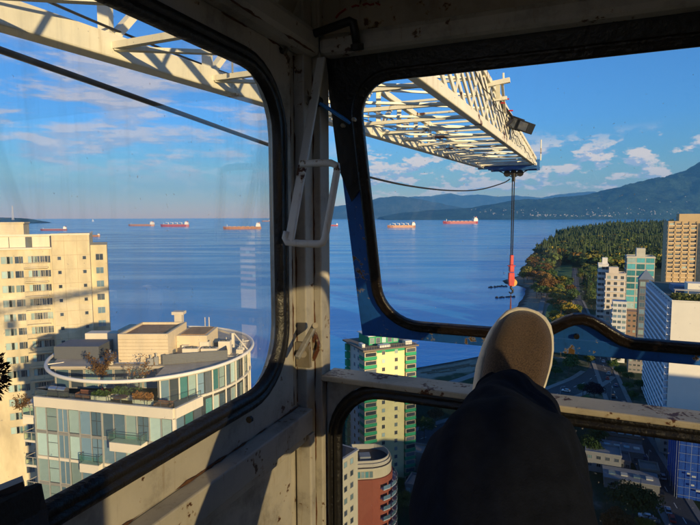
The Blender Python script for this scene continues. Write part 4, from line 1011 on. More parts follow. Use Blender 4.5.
# ---- 1. cream tower at the far left
A1 = R(66); C1y = 111; P1 = (PX(89, 235, C1y).x, C1y); a1v = Vector((math.sin(A1), math.cos(A1)))
WL1 = 46; o1 = (P1[0]-a1v.x*WL1, P1[1]-a1v.y*WL1); D1 = 20
t1 = broot('apartment_tower', o1, A1, 'cream concrete apartment tower with small dark windows at the far left, crane shadow across it', 'tower')
CONC1 = mat('cream_concrete', (.58, .49, .31), .88, .24, .35, bump=.2, bscale=2, stretch=(1, 1, .35)); WHT1 = stc('tower_white_band', (.68, .60, .46), .08)
ztop1 = Zof(234, C1y)-GR; zsh = Zof(250.5, C1y-10)-GR
xr = WL1+(along(P1, A1, 50))                            # where the plain right part starts
m = MB(); m.box(0, xr-.4, .9, D1, 0, zsh); m.box(xr, WL1, 0, D1, 0, ztop1); m.box(xr-.4, xr-.01, .45, D1, 0, zsh)
m.build('wall', CONC1, t1, world=False)
m = MB(); m.box(0, xr-.01, 3.2, D1-1, zsh+.01, ztop1-.2); m.box(-.2, xr-.02, .6, 3.19, zsh+.01, zsh+.35); m.build('roof_storey', WHT1, t1, world=False)
m = MB(); m.box(xr-.05, WL1+.1, -.1, .25, ztop1, ztop1+.35); m.box(0, xr-.06, 2.9, 3.2, ztop1-.19, ztop1+.2); m.box(WL1-.2, WL1+.1, .26, D1, ztop1, ztop1+.35); m.build('parapet', WHT1, t1, world=False)
xp = WL1+along(P1, A1, 19); m = MB(); m.box(xp-14, xp, 5, 13, ztop1-.18, ztop1+2.4); m.box(xp-14.2, xp+.2, 4.8, 13.2, ztop1+2.41, ztop1+2.7); m.build('penthouse', CONC1, t1, world=False)
m = MB(); m.box(WL1+.02, WL1+3.2, 3.5, D1-2, 0, ztop1-2.3); m.build('side_wing', CONC1, t1, world=False)
for px_ in (4.5, 23.5, 47):
    x = WL1+along(P1, A1, px_); m = MB(); m.box(x-.06, x+.06, 3.13, 3.19, zsh+.36, ztop1-.3); m.build('roof_storey_pipe', DFRAME, t1, world=False)
xd = WL1+along(P1, A1, 25); m = MB(); m.box(xd-.6, xd+.6, 3.12, 3.19, zsh+.36, zsh+2.5); m.build('roof_door', DFRAME, t1, world=False)
fl1 = 2.92; z_first = Zof(264, C1y-8)-GR
wcols = [(2, 1.5, 1, G_PALE), (6.5, 1.0, 0, G_PALE), (14.5, 1.0, 0, G_DARK), (18.0, .6, 0, G_DARK), (27.5, .8, 0, G_PALE), (31.5, .9, 0, G_DARK), (34.7, .9, 0, G_DARK), (39.0, .7, 0, G_DARK), (42.2, .8, 0, G_DARK), (45.8, 1.2, 1, G_DARK)]
for f in range(17):
    z = z_first-f*fl1
    for ci, (px_, w_, mu, g_) in enumerate(wcols):
        x = WL1+along(P1, A1, px_); gg = G_PALE if (f*7+ci*3) % 5 == 0 else g_
        if ci in (0, 1) and f > 12: continue
        part('window', winmesh(w_, 1.35, WFRAME, gg, mu), t1, (x, .9, z))
    if f < 13:
        for px_ in (57.2, 82.5): part('window', winmesh(.6, .65, WFRAME, G_DARK, 0), t1, (WL1+along(P1, A1, px_), 0, z+.5))
        part('window', winmesh(1.4, 1.3, WFRAME, G_BLUE if f % 3 else G_DARK, 1), t1, (WL1+1.7, 3.5, z))
bal = MB(); bal.box(-2.1, 2.1, -1.3, -.02, -.2, 0)
for k in range(15): bal.box(-2.08+k*.29, -2.05+k*.29, -1.28, -1.25, .001, 1.0)
bal.box(-2.1, 2.1, -1.3, -1.23, 1.0, 1.06)
bme = None
for f in range(15):
    if bme is None: ob = bal.build('balcony', CONC1, t1, world=False); bme = ob.data
    else: ob = part('balcony', bme, t1, (0, 0, 0))
    ob.location = (WL1+along(P1, A1, 33.5), .9, z_first-f*fl1-.85)

m = MB()
for f in range(22):
    z = ztop1-1.2-fl1*f
    m.box(xr+.02, WL1-.02, -.022, -.001, z, z+.07)
m.box(xr+2.2, xr+2.26, -.021, -.001, 0, ztop1-.1); m.box(WL1-2.4, WL1-2.34, -.021, -.001, 0, ztop1-.1)
m.build('panel_joint', stc('joint_tan', (.40, .32, .20)), t1, world=False)  # joint strips in a darker tan, slightly proud of the wall
# ---- 2. glass tower with the ring roof, near left
WHT2 = stc('white_spandrel', (.66, .60, .48), .08); TILE2 = mat('cream_tile', (.64, .52, .34), .8, .08, .5); GRAV = mat('roof_gravel', (.30, .17, .08), .95, .3, 1.5, bump=.4); TERR = mat('terrace_paving', (.34, .27, .20), .9, .25, .8)
A2 = R(103.6); K = Vector((-18.5, 54.0, 0)); aL = Vector((math.sin(A2), math.cos(A2), 0)); aS = Vector((math.sin(R(23.6)), math.cos(R(23.6)), 0)); W2 = 17.4
t2 = empty('glass_tower', (K.x, K.y, GR), 0, 'glass curtain walled tower with a white ring over its round roof and planted terrace', 'tower')
RC = Vector((-25.8, 69.6, 0)); RR = 14.2; ZR = CAMZ-17.5; ZT = CAMZ-20.45
def cir(r, px=None, a=None):
    if px is not None:
        k = (px-350)/532.3; best = None
        for q in np.linspace(-math.pi, 0, 721):
            X, Y = RC.x+r*.88*math.cos(q), RC.y+r*math.sin(q)
            if best is None or abs(X/Y-k) < best[0]: best = (abs(X/Y-k), q)
        return best[1]
    return Vector((RC.x+r*.88*math.cos(a), RC.y+r*math.sin(a), 0))
def up(v, z): return Vector((v.x, v.y, z))
J = K+aS*4.3; Lc = K-aL*W2; Lb = Lc+aS*16
q0 = cir(13.4, px=172); q0 = -1.15
drum = [cir(13.4, a=q) for q in np.linspace(-1.22, math.pi*.80, 40)]
body = [Lc, K, J]+[cir(13.4, a=q) for q in np.linspace(-1.02, math.pi*.85, 36)]+[Lb]
m = MB(); m.prism([up(p, GR) for p in body], (0, 0, ZT-GR-.02)); m.build('core_wall', mat('slab_core', (.05, .055, .055), .6, .2, .3), t2)
fl2 = 3.0; ztl = [ZT-.62-fl2*k for k in range(12)]
# slabs and white parapet along the front and side
def band(path, z0, z1, out, m, name, thick=.25):
    mm = MB()
    for i in range(len(path)-1):
        a, b = path[i], path[i+1]; d = (b-a).normalized(); nrm = Vector((d.y, -d.x, 0))
        mm.hexa([up(a-nrm*thick*0+nrm*.0, z0), up(b, z0), up(b+nrm*out, z0), up(a+nrm*out, z0), up(a, z1), up(b, z1), up(b+nrm*out, z1), up(a+nrm*out, z1)])
    return mm.build(name, m, t2)
Jd = J+aS*2.5
band([Lc, K, J], ZT-.55, ZT+.55, .30, WHT2, 'parapet')
for k in range(1, 12): band([Lc, K, J], ztl[k]-.02, ztl[k]+.30, .16, WHT2 if k % 2 == 0 else mat('slab_grey', (.22, .22, .2), .8, .1, .3), 'floor_slab')
# glazing bays, one part per bay and storey
gcyc = [G_PALE, G_BLUE, G_TEAL, G_PALE, G_BLUE]
nb = 12; bw = W2/nb; cnt = 0
for k in range(8):
    for i in range(nb):
        p = Lc+aL*(bw*(i+.5)); nrm = Vector((aL.y, -aL.x, 0)); g_ = gcyc[(i*2+(i//3)) % 5]
        if i < 4: g_ = (G_PALE, G_BLUE)[i % 3 == 2]
        me = winmesh(bw-.14, fl2-.42, DFRAME if i % 2 else WFRAME, g_, 1 if i in (2, 5, 9) else 0, .06, .62 if i in (1, 5, 9) else 0)
        o = part('window', me, t2, (0, 0, 0)); q = up(p+nrm*.06, ztl[k]-fl2+.38); o.location = q-Vector((K.x, K.y, GR)); o.rotation_euler = (0, 0, math.atan2(aL.y, aL.x)); cnt += 1
m = MB()
for i in range(nb+1):
    p = Lc+aL*(bw*i); nrm = Vector((aL.y, -aL.x, 0)); m.bar(up(p+nrm*.14, ztl[9]), up(p+nrm*.14, ZT-.56), .07 if i % 3 else .2, .14, up=aL)
m.build('mullion', mat('mullion_grey', (.30, .30, .27), .6, .1, 1), t2)
m = MB(); p = K+Vector((.05, -.1, 0)); m.bar(up(p, ztl[9]), up(p, ZT-.56), .35, .35); m.build('corner_column', WHT2, t2)
for k in range(8):
    for i in range(3):
        p = K+aS*(4.3/3*(i+.5)); nrm = Vector((aS.y, -aS.x, 0)); me = winmesh(1.27, fl2-.42, DFRAME, (G_BLUE, G_TEAL, G_DARK)[(i+k) % 3], 0, .06, 0)
        o = part('window', me, t2, up(p+nrm*.06, ztl[k]-fl2+.38)-Vector((K.x, K.y, GR)), math.atan2(aS.y, aS.x)); 
RAILG = glass_mat('balcony_glass', (.80, .92, .88), refl=.06, dirt=.05, scale=2)
# balconies on the front
def balc(s0, s1, k, outw=1.3, label=None):
    nrm = Vector((aL.y, -aL.x, 0)); a = Lc+aL*s0; b = Lc+aL*s1; z = ztl[k]-fl2+.30; mm = MB()
    mm.hexa([up(a+nrm*.17, z-.9), up(b+nrm*.17, z-.9), up(b+nrm*outw, z-.9), up(a+nrm*outw, z-.9), up(a+nrm*.17, z+.05), up(b+nrm*.17, z+.05), up(b+nrm*outw, z+.05), up(a+nrm*outw, z+.05)], 0)
    for u, v in ((a+nrm*.17, a+nrm*(outw-.03)), (a+nrm*(outw-.03), b+nrm*(outw-.03)), (b+nrm*(outw-.03), b+nrm*.17)): mm.bar(up(u, z+1.05), up(v, z+1.05), .05, .05, mi=1); mm.bar(up(u, z+.5), up(v, z+.5), .02, .80, mi=2)
    for u in (a+nrm*(outw-.03), b+nrm*(outw-.03)): mm.bar(up(u, z+.05), up(u, z+1.03), .05, .05, up=(1, 0, 0), mi=1)
    mm.build('balcony', [WHT2, DFRAME, RAILG], t2)
for k in range(0, 6): balc(10.4, 14.2, k) if k % 1 == 0 and k in (0, 2, 4) else balc(6.2, 8.6, k, .9)
# drum: glass storeys, warm panels, slabs
dq = np.linspace(-1.16, 1.0, 27); m2 = MB()
for k in range(-1, 7):
    zt_ = ZR-.35 if k == -1 else ztl[k]; zb_ = ZT+.02 if k == -1 else ztl[k]-fl2+.3
    for i in range(len(dq)-1):
        a, b = cir(13.5, a=dq[i]), cir(13.5, a=dq[i+1]); w_ = (b-a).length
        if (k >= 4 and i > 16) or k > 5: continue
        g_ = (G_DARK, G_TEAL, G_PALE, WHT2 if False else G_BLUE)[(i+k) % 4] if i < 9 else (G_PALE, G_DARK, G_PALE)[(i+k) % 3]
        me = winmesh(round(w_-.14, 2), round(zt_-zb_-.12, 2), WFRAME if i % 3 == 0 else DFRAME, g_, 0, .05, .5 if i % 3 == 1 else 0)
        o = part('curtain_window', me, t2, up((a+b)/2, zb_)-Vector((K.x, K.y, GR)), math.atan2(b.y-a.y, b.x-a.x))
for k in range(-1, 8):
    zz = ZT+.0 if k == -1 else ztl[k]-fl2+.3
    pth = [cir(13.5, a=q) for q in np.linspace(-1.05, 1.3, 24)]; band(pth, zz-.3, zz-.02, .35 if k < 0 else .2, WHT2, 'floor_slab')
m = MB()
for i in range(0, len(dq), 2):
    p = cir(13.72, a=dq[i]); m.tube([up(p, ztl[6]), up(p, ZR-.3)], .10, 6)
m.build('drum_column', WHT2, t2)
m = MB(); core = [cir(13.3, a=q) for q in np.linspace(-1.18, math.pi*.85, 36)]; core += [Vector((-35.5, 66, 0)), Vector((-35.5, 62.2, 0)), Vector((-23.2, 62.2, 0))]
m.prism([up(p, ZT-.01) for p in core], (0, 0, ZR-.36-ZT)); m.build('penthouse_wall', mat('penthouse_grey', (.20, .19, .17), .7, .15, .4), t2)
for i in range(7):
    me = winmesh(1.5, 2.2, WFRAME, (G_BLUE, G_DARK, G_PALE)[i % 3], 0, .07); part('terrace_window', me, t2, Vector((-34.5+i*1.75, 62.18, ZT+.15))-Vector((K.x, K.y, GR)))
m = MB(); rp = [cir(13.9, a=q) for q in np.linspace(-1.22, math.pi*1.0, 44)]+[Vector((-35.6, 61.6, 0)), Vector((-22.0, 61.6, 0))]
m.prism([up(p, ZR-.35) for p in rp], (0, 0, .30)); m.build('roof_slab', mat('roof_membrane', (.42, .36, .27), .85, .15, .4), t2)
m = MB(); m.tube([up(cir(RR, a=q), ZR) for q in np.linspace(0, 2*math.pi, 97)[:-1]], .21, 10, closed=True); m.build('roof_ring', stc('ring_white', (.72, .68, .60), .05), t2, smooth=True)
m = MB()
for q in (-2.95, -2.6, 2.6, 2.9, .35, -.3):
    a, b = cir(RR, a=q), cir(12.2, a=q); m.bar(up(a, ZR), up(b, ZR-.05), .12, .12)
    m.bar(up(b, ZT if q < -1.5 or q > 2.7 else ZR-.3), up(b, ZR+.05), .18, .18)
m.build('ring_strut', WHT2, t2)
def boxw(x0, x1, y0, y1, z0, z1, name, mt, bev=0, parent=t2):
    mm = MB(); mm.box(x0, x1, y0, y1, z0, z1); return mm.build(name, mt, parent, bevel=bev)
hb_ = boxw(-27.9, -21.9, 62.6, 70.0, ZR-.04, ZR+3.3, 'plant_house', TILE2)
MB().box(-27.6, -22.2, 63.0, 69.6, ZR+3.305, ZR+3.33).build('roof_gravel', GRAV, hb_)
mm = MB()
for (x0, x1, y0, y1) in ((-27.9, -21.9, 62.6, 62.9), (-27.9, -21.9, 69.7, 70.0), (-27.9, -27.6, 62.9, 69.7), (-22.2, -21.9, 62.9, 69.7)): mm.box(x0, x1, y0, y1, ZR+3.302, ZR+3.6)
mm.build('parapet', TILE2, hb_)
mm = MB()
for k in range(1, 8): mm.box(-27.91, -21.89, 62.585, 62.599, ZR+k*.42, ZR+k*.42+.03)
mm.build('tile_joint', mat('joint_brown', (.30, .23, .15), .9, .1, 1), hb_)
boxw(-31.2, -27.95, 70.1, 74, ZR-.04, ZR+2.5, 'plant_house', TILE2)
boxw(-21.85, -18.0, 65.6, 71, ZR-.04, ZR+2.7, 'plant_house', TILE2); boxw(-21.4, -18.4, 66, 70.6, ZR+2.705, ZR+2.8, 'roof_gravel', GRAV)
boxw(-21.0, -20.2, 64.9, 65.55, ZR-.04, ZR+1.6, 'vent_box', stc('vent_white', (.7, .64, .5)))
# louvred screen with machines inside
SCR = mat('louvre_grey', (.10, .105, .11), .6, .15, 3, stretch=(1, 1, 9))
scr = MB(); SA, SB2 = Vector((-22.4, 62.0, 0)), Vector((-15.2, 64.2, 0)); SC = Vector((-16.6, 69.0, 0)); SD = Vector((-21.8, 64.9, 0))
for a, b in ((SA, SB2), (SB2, SC), (SC, SD+Vector((2, 2, 0))), (SD, SA)): [scr.bar(up(a, ZR+.1+.2*q), up(b, ZR+.1+.2*q), .12, .13) for q in range(6)]; scr.bar(up(a, ZR+.6), up(b, ZR+.6), .04, 1.2)
scr.build('louvre_screen', SCR, t2)
ACM = stc('ac_cream', (.66, .58, .45), .1)
for (x, y, w_, d_, h_) in ((-20.6, 63.7, 1.9, 1.2, 1.5), (-18.5, 64.3, 2.0, 1.0, 1.35), (-16.9, 66.6, 1.5, 1.2, 1.7), (-19.0, 66.4-.9, 1.2, 1.0, 1.9)):
    o = boxw(x, x+w_, y, y+d_, ZR-.03, ZR+h_, 'air_handler', ACM, .05)
    mm = MB(); mm.tube([(x+w_*.3, y+d_/2, ZR+h_), (x+w_*.3, y+d_/2, ZR+h_+.12)], .35, 12); mm.tube([(x+w_*.72, y+d_/2, ZR+h_), (x+w_*.72, y+d_/2, ZR+h_+.12)], .3, 12); mm.build('fan', DFRAME, o)
mm = MB(); mm.bar((-15.6, 69.5, ZR-.2), (-15.6, 69.5, ZR+2.2), .5, .3); mm.bar((-15.6, 69.5, ZR+2.05), (-20, 74, ZR+2.05), .3, .3); mm.bar((-13.2, 68.5, ZR-.2), (-15.4, 69.4, ZR+2.1), .12, .12); mm.build('portal_frame', WHT2, t2)
mm = MB()
for dx in (0, .55): mm.tube([(-19.6+dx, 70.6, ZR+2.8), (-19.6+dx, 70.6, ZR+4.1)], .06, 6)
mm.box(-24.2, -23.2, 72, 73, ZR-.04, ZR+4.2); mm.box(-24.5, -22.9, 71.8, 73.2, ZR+4.2, ZR+4.6); mm.build('flue', stc('flue_cream', (.62, .54, .42)), t2)
random.seed(12)
ROOFK = [stc('kit_cream', (.6, .54, .42)), stc('kit_grey', (.28, .28, .27)), mat('kit_steel', (.5, .5, .48), .35, .1, 2, metal=.7)]
for (x, y) in ((-24.2, 61.9), (-29.5, 63.0), (-30.2, 64.4), (-14.6, 66.5), (-15.2, 71.5), (-17.6, 72.5), (-20.6, 73.5), (-29.0, 69.0), (-14.9, 68.8), (-27.2, 72.5), (-23.4, 61.95), (-28.9, 62.0)):
    w_ = random.uniform(.4, 1.0); h_ = random.uniform(.3, .95); o = boxw(x, x+w_, y, y+w_*.8, ZR-.03, ZR+h_, 'roof_unit', random.choice(ROOFK[:2]), .03)
    mm = MB(); mm.tube([(x+w_/2, y+w_*.4, ZR+h_), (x+w_/2, y+w_*.4, ZR+h_+.35)], .09, 8); mm.tube([(x+w_/2, y+w_*.4, ZR+h_+.35), (x+w_/2, y+w_*.4, ZR+h_+.42)], .15, 8); mm.build('cowl', ROOFK[2], o)
mm = MB()
for (a, b) in (((-24.5, 62.2), (-28.2, 62.2)), ((-14.3, 65.4), (-14.2, 69.9)), ((-21.4, 72.2), (-16.4, 72.2))): mm.tube([(a[0], a[1], ZR+.14), (b[0], b[1], ZR+.14)], .07, 6); mm.tube([(a[0], a[1]+.25, ZR+.14), (b[0], b[1]+.25, ZR+.14)], .05, 6)
mm.build('roof_pipe', ROOFK[2], t2)
# left lower unit with dark screen
boxw(-37.0, -31.4, 65.0, 69, ZR-.04, ZR+1.5, 'louvre_screen', SCR); boxw(-35.3, -31.0, 69.4, 71.2, ZR-.04, ZR+2.2, 'air_handler', ACM, .05)
# terrace: floor, rails, planters, barbecue, furniture
m = MB(); m.prism([up(p, ZT) for p in (Lc+Vector((.2, .3, 0)), K+Vector((-.2, .3, 0)), J, Vector((-19.5, 62, 0)), Vector((-38, 62.3, 0)), Lb)], (0, 0, .03)); m.build('terrace_floor', TERR, t2)
m = MB()
for a, b in ((Lc, K), (K, J)):
    n_ = int((b-a).length/1.45)
    for i in range(n_+1): p = a.lerp(b, i/n_); m.bar(up(p, ZT+.55), up(p, ZT+1.15), .05, .05, up=(1, 0, 0))
    m.bar(up(a, ZT+1.15), up(b, ZT+1.15), .05, .05)
m.build('terrace_rail', DFRAME, t2)
m = MB()
for a, b in ((Lc, K), (K, J)): m.bar(up(a, ZT+.84), up(b, ZT+.84), .015, .5)
m.build('rail_glass', glass_mat('rail_glass', (.92, .97, .95), refl=.04, dirt=.04, scale=2), t2)
def T2(x, y): return Vector((K.x, K.y, 0))-aL*x+Vector((-aL.y, aL.x, 0))*y   # x metres left of the corner, y metres in
PLN = stc('planter_cream', (.62, .56, .44))
def planter(x0, x1, y0, y1, h, leafk, label, hh=.8, n=500):
    r_ = empty('planter', up(T2((x0+x1)/2, (y0+y1)/2), ZT+.03), 0, label, 'planter'); mm = MB()
    mm.prism([up(T2(a, b), ZT+.035) for a, b in ((x0, y0), (x1, y0), (x1, y1), (x0, y1))], (0, 0, h)); mm.build('box', PLN, r_)
    g = np.random.default_rng(int(x0*10)); V = []
    for q in range(n):
        p = T2(x0+(x1-x0)*g.random(), y0+(y1-y0)*g.random()); z = ZT+h+.02+hh*g.random()**1.3; t = g.normal(size=3)*.10; b = g.normal(size=3)*.10; c = np.array([p.x, p.y, z]); V += [c-t, c+b, c+t, c-b]
    V = np.array(V)-np.array(r_.location); o = np_mesh('shrub', V, np.arange(len(V)).reshape(-1, 4), LEAF[leafk]); o.parent = r_
planter(3.6, 5.6, .9, 1.8, .7, 'orange', 'cream planter with orange shrubs on the glass tower terrace', .7)
planter(6.0, 9.4, 2.3, 3.4, .6, 'green', 'long cream planter of green shrubs in the middle of the terrace', .55, 800)
planter(9.0, 10.8, .8, 1.7, .75, 'green', 'square cream planter with low green plants near the parapet', .35)
r_ = empty('flower_pot', up(T2(10.3, 2.2), ZT+.03), 0, 'pot of bright red flowers on the terrace beside the planters', 'flower pot')
mm = MB(); mm.tube([up(T2(10.3, 2.2), ZT+.035), up(T2(10.3, 2.2), ZT+.5)], [.22, .3], 12); mm.build('pot', GRAV, r_)
mm = MB()
for q in range(160):
    c = up(T2(10.3, 2.2), ZT+.65)+Vector(rng.normal(size=3))*.17; t = Vector(rng.normal(size=3))*.07; b = Vector(rng.normal(size=3))*.07; mm.add([c-t, c+b, c+t, c-b], [(0, 1, 2, 3)])
mm.build('flowers', mat('flower_red', (.6, .03, .03), .7, .2, 3), r_, fix=False)
r_ = empty('barbecue', up(T2(15.6, 1.6), ZT+.03), A2*0, 'pair of silver domed barbecue lids at the left end of the terrace', 'barbecue')
mm = MB(); mm.prism([up(T2(a, b), ZT+.035) for a, b in ((14.6, 1.2), (16.9, 1.2), (16.9, 1.9), (14.6, 1.9))], (0, 0, .85)); mm.build('cabinet', mat('bbq_dark', (.07, .07, .07), .5, .2, 2), r_)
for s0, s1 in ((14.65, 15.7), (15.8, 16.85)):
    mm = MB(); a, b = up(T2(s0, 1.55), ZT+.90), up(T2(s1, 1.55), ZT+.90); mm.tube([a, b], .34, 16); mm.build('lid', mat('bright_steel', (.6, .6, .58), .25, .1, 3, metal=.9), r_, smooth=False)
r_ = empty('patio_table', up(T2(7.4, 1.3), ZT+.03), 0, 'low round brown patio table between planter and parapet', 'table')
mm = MB(); c = up(T2(7.4, 1.3), ZT+.70); mm.tube([c, c+Vector((0, 0, .06))], .75, 20); mm.build('tabletop', mat('patio_wood', (.16, .07, .04), .6, .2, 4), r_)
mm = MB(); mm.tube([up(T2(7.4, 1.3), ZT+.04), c], .06, 8); mm.build('leg', DFRAME, r_)
def sofa(x, y, label):
    r_ = empty('patio_sofa', up(T2(x, y), ZT+.03), 0, label, 'sofa'); wood = MATS['patio_wood']
    def B(x0, x1, y0, y1, z0, z1, nm, mt):
        mm = MB(); mm.prism([up(T2(x+a, y+b), ZT+z0) for a, b in ((x0, y0), (x1, y0), (x1, y1), (x0, y1))], (0, 0, z1-z0)); mm.build(nm, mt, r_, bevel=.03)
    B(-.9, .9, -.35, .35, .04, .40, 'seat', wood); B(-.9, .9, .36, .5, .04, .80, 'backrest', wood); B(-1.0, -.91, -.35, .35, .04, .6, 'armrest', wood); B(.91, 1.0, -.35, .35, .04, .6, 'armrest', wood)
sofa(12.6, 2.0, 'brown outdoor sofa left of the flower pot on the terrace'); sofa(1.8, .9, 'brown outdoor sofa near the right corner of the terrace')
# roof trees standing on the terrace
def small_tree(x, y, z, h, leafk, dens, label, seed):
    r_ = empty('roof_tree', (x, y, z), 0, label, 'tree'); g = random.Random(seed); mm = MB(); mm.tube([(0, 0, 0), (.05, 0, h*.4), (0, .05, h*.8)], [.06, .045, .02], 6); tips = []
    for k in range(16):
        a = g.random()*6.28; z0 = h*(.25+.5*g.random()); l = h*(.2+.2*g.random()); e = (math.cos(a)*l, math.sin(a)*l, z0+l*.9); mm.tube([(0, 0, z0), (e[0]*.5, e[1]*.5, z0+l*.35), e], [.025, .015, .006], 4); tips.append(e)
    mm.build('trunk', BARK, r_, world=False, fix=False); gg = np.random.default_rng(seed); V = []
    for q in range(dens):
        e = tips[gg.integers(len(tips))]; f_ = gg.random()**.5; c = np.array([e[0]*f_, e[1]*f_, h*.45+(e[2]-h*.45)*f_])+gg.normal(size=3)*.16; t = gg.normal(size=3)*.055; b = gg.normal(size=3)*.055; V += [c-t, c+b, c+t, c-b]
    V = np.array(V); o = np_mesh('crown', V, np.arange(len(V)).reshape(-1, 4), LEAF[leafk]); o.parent = r_
p = PX(102, 372, 61.0); small_tree(p.x, p.y, ZT+.03, 4.6, 'russet', 1500, 'small autumn tree with rusty leaves rising through the ring on the terrace', 3)
p = PX(139, 390, 59.0); small_tree(p.x, p.y, ZT+.03, 4.4, 'orange', 420, 'nearly bare young tree beside the cream plant house', 5)
p = PX(22, 412, 60); small_tree(p.x, p.y, CAMZ-23.0, 2.6, 'russet', 500, 'reddish shrub on the white box left of the glass tower', 8)
# stacked side balconies left of the glass front
m_ = [MB() for _ in range(5)]
for k in range(5):
    z = ZT-2.6-3.0*k; base = Lc-aL*.1+aS*1.2
    for (s0, s1, w_) in ((0, 3.6, 2.6),):
        a = base-aL*w_; mm = m_[k]
        mm.prism([up(q, z) for q in (base, a-aL*.6, a-aL*.6+aS*4.5, base+aS*4.5)], (0, 0, .28), 0)
        mm.bar(up(base, z+1.2), up(a-aL*.6, z+1.2), .06, .06, mi=1); mm.bar(up(a-aL*.6, z+1.2), up(a-aL*.6+aS*4.5, z+1.2), .06, .06, mi=1); mm.bar(up(base, z+.72), up(a-aL*.6, z+.72), .03, .85, mi=2)
        for q in range(4): p = base-aL*(w_+.6)*q/3; mm.bar(up(p, z+.28), up(p, z+1.2), .06, .06, up=(1, 0, 0), mi=1)
    m_[k].build('side_balcony', [WHT2, WFRAME, RAILG], t2)
boxw(Lc.x-3.6, Lc.x-1.4, Lc.y+3.2, Lc.y+5.2, ZT-4, ZT-1.6, 'side_room', WHT2)
m = MB(); m.prism([up(q, GR) for q in (Lc+aS*5.6-aL*5.0, Lc+aS*5.6-aL*.05, Lc+aS*14-aL*.05, Lc+aS*14-aL*5.0)], (0, 0, ZT-6-GR)); m.build('side_wing', stc('side_wing_grey', (.34, .35, .34)), t2)
for k in range(5):
    for i in range(3):
        p = Lc+aS*5.55-aL*(.9+1.5*i); part('window', winmesh(1.2, 1.9, WFRAME, (G_TEAL, G_BLUE)[(k+i) % 2], 0), t2, up(p, ZT-6-2.5-3*k)-Vector((K.x, K.y, GR)), math.atan2(aL.y, aL.x))

# ---- 3. green and yellow tower
GREEN = stc('spandrel_green', (.02, .26, .12)); YEL = mat('yellow_render', (.66, .59, .29), .85, .09, .25); WHG = stc('pale_blue_render', (.50, .50, .46), .05); ROOFB = stc('roof_brown', (.15, .12, .09))
A3 = R(66.7); G0 = (PX(366, 353, 176).x, 176.0); zt3 = CAMZ-45-GR; w3, d3 = 18.2, 15.5
t3 = broot('green_yellow_tower', G0, A3, 'tall apartment tower striped green with a yellow front panel, standing on the shore', 'tower')
m = MB(); m.box(0, w3, 0, d3, 0, zt3); m.build('wall', WHG, t3, world=False)
y0_, y1_ = along(G0, A3, 376), along(G0, A3, 405)
m = MB(); m.box(y0_, y1_, -.35, -.01, 0, zt3-1.3); m.build('yellow_panel', YEL, t3, world=False)
m = MB(); m.box(y0_, y1_, -.36, -.012, zt3-1.28, zt3-.3); m.build('green_band', GREEN, t3, world=False)
m = MB(); m.box(-1.8, w3+1.4, -1.8, d3+1, zt3+.01, zt3+.5); m.build('roof', ROOFB, t3, world=False)
m = MB(); m.box(3, w3-3.5, 4, d3-3, zt3+.51, zt3+3.6); m.build('penthouse', GREEN, t3, world=False)
m = MB(); m.box(2.5, w3-3, 3.5, d3-2.5, zt3+3.61, zt3+3.9); m.box(-.5, .6, 2, 5, zt3+.51, zt3+1.7); m.box(5, 9, -.5, 1.5, zt3+.51, zt3+1.4); m.box(w3-3, w3-.4, 0, 2.2, zt3+.51, zt3+1.8); m.build('penthouse_roof', WHG, t3, world=False)
for i in range(5): part('penthouse_window', winmesh(1.5, 1.8, WFRAME, G_DARK if i % 2 else G_PALE, 0), t3, (4.2+i*2.3, 4, zt3+1.1))
m = MB()
for k in range(22): m.box(-1.6+k*.95, -1.55+k*.95, -1.7, -1.65, zt3+.51, zt3+1.5)
m.box(-1.7, w3+1.3, -1.7, -1.64, zt3+1.5, zt3+1.56); m.box(-1.7, -1.64, -1.6, d3, zt3+1.5, zt3+1.56); m.build('roof_rail', mat('rail_brown', (.2, .15, .09), .7, .2, 2), t3, world=False)
for f in range(17):
    z = zt3-2.9*(f+1)
    for px_ in (383.5, 396.5): part('window', winmesh(1.05, 1.25, WFRAME, G_DARK if (f+int(px_)) % 3 else G_PALE, 1), t3, (along(G0, A3, px_), -.36, z+.9))
    for t in (3.0, 6.4, 9.6): part('side_window', winmesh(1.0, 1.3, WFRAME, G_DARK, 0), t3, *((-.01, d3-3-t, z+.9), -math.pi/2))
for f in range(17):
    z = zt3-2.9*(f+1); 
    for (x0, x1, yb) in ((-1.2, y0_-.1, -1.3), (y1_+.1, w3+.8, -1.1)):
        m = MB(); m.box(x0, x1, yb, -.02, z-.25, z+.85, 0); m.box(x0+.12, x1-.12, yb+.12, -.02, z+.86, z+2.4, 1); m.box(x0+.5, x1-.4, yb+.0, yb+.119, z+1.0, z+2.2, 2)
        n_ = 3
        for q in range(n_): m.box(x0+.12+(x1-x0-.3)*q/(n_-1), x0+.2+(x1-x0-.3)*q/(n_-1), yb+.02, yb+.10, z+.86, z+2.42, 1)
        m.build('corner_bay', [GREEN, mat('bay_cream', (.45, .38, .26), .8, .1, 1), G_DARK], t3, world=False)
    m = MB(); m.box(-1.2, -.02, .0, 3.0, z-.25, z+.85, 0); m.box(-1.1, -.02, .0, 2.9, z+.86, z+2.4, 1); m.build('side_bay', [GREEN, MATS['bay_cream'], G_DARK], t3, world=False)
    m = MB(); m.box(-1.3, -.02, d3-2.0, d3-.1, z-.25, z+2.1); m.build('rear_bay', GREEN, t3, world=False)

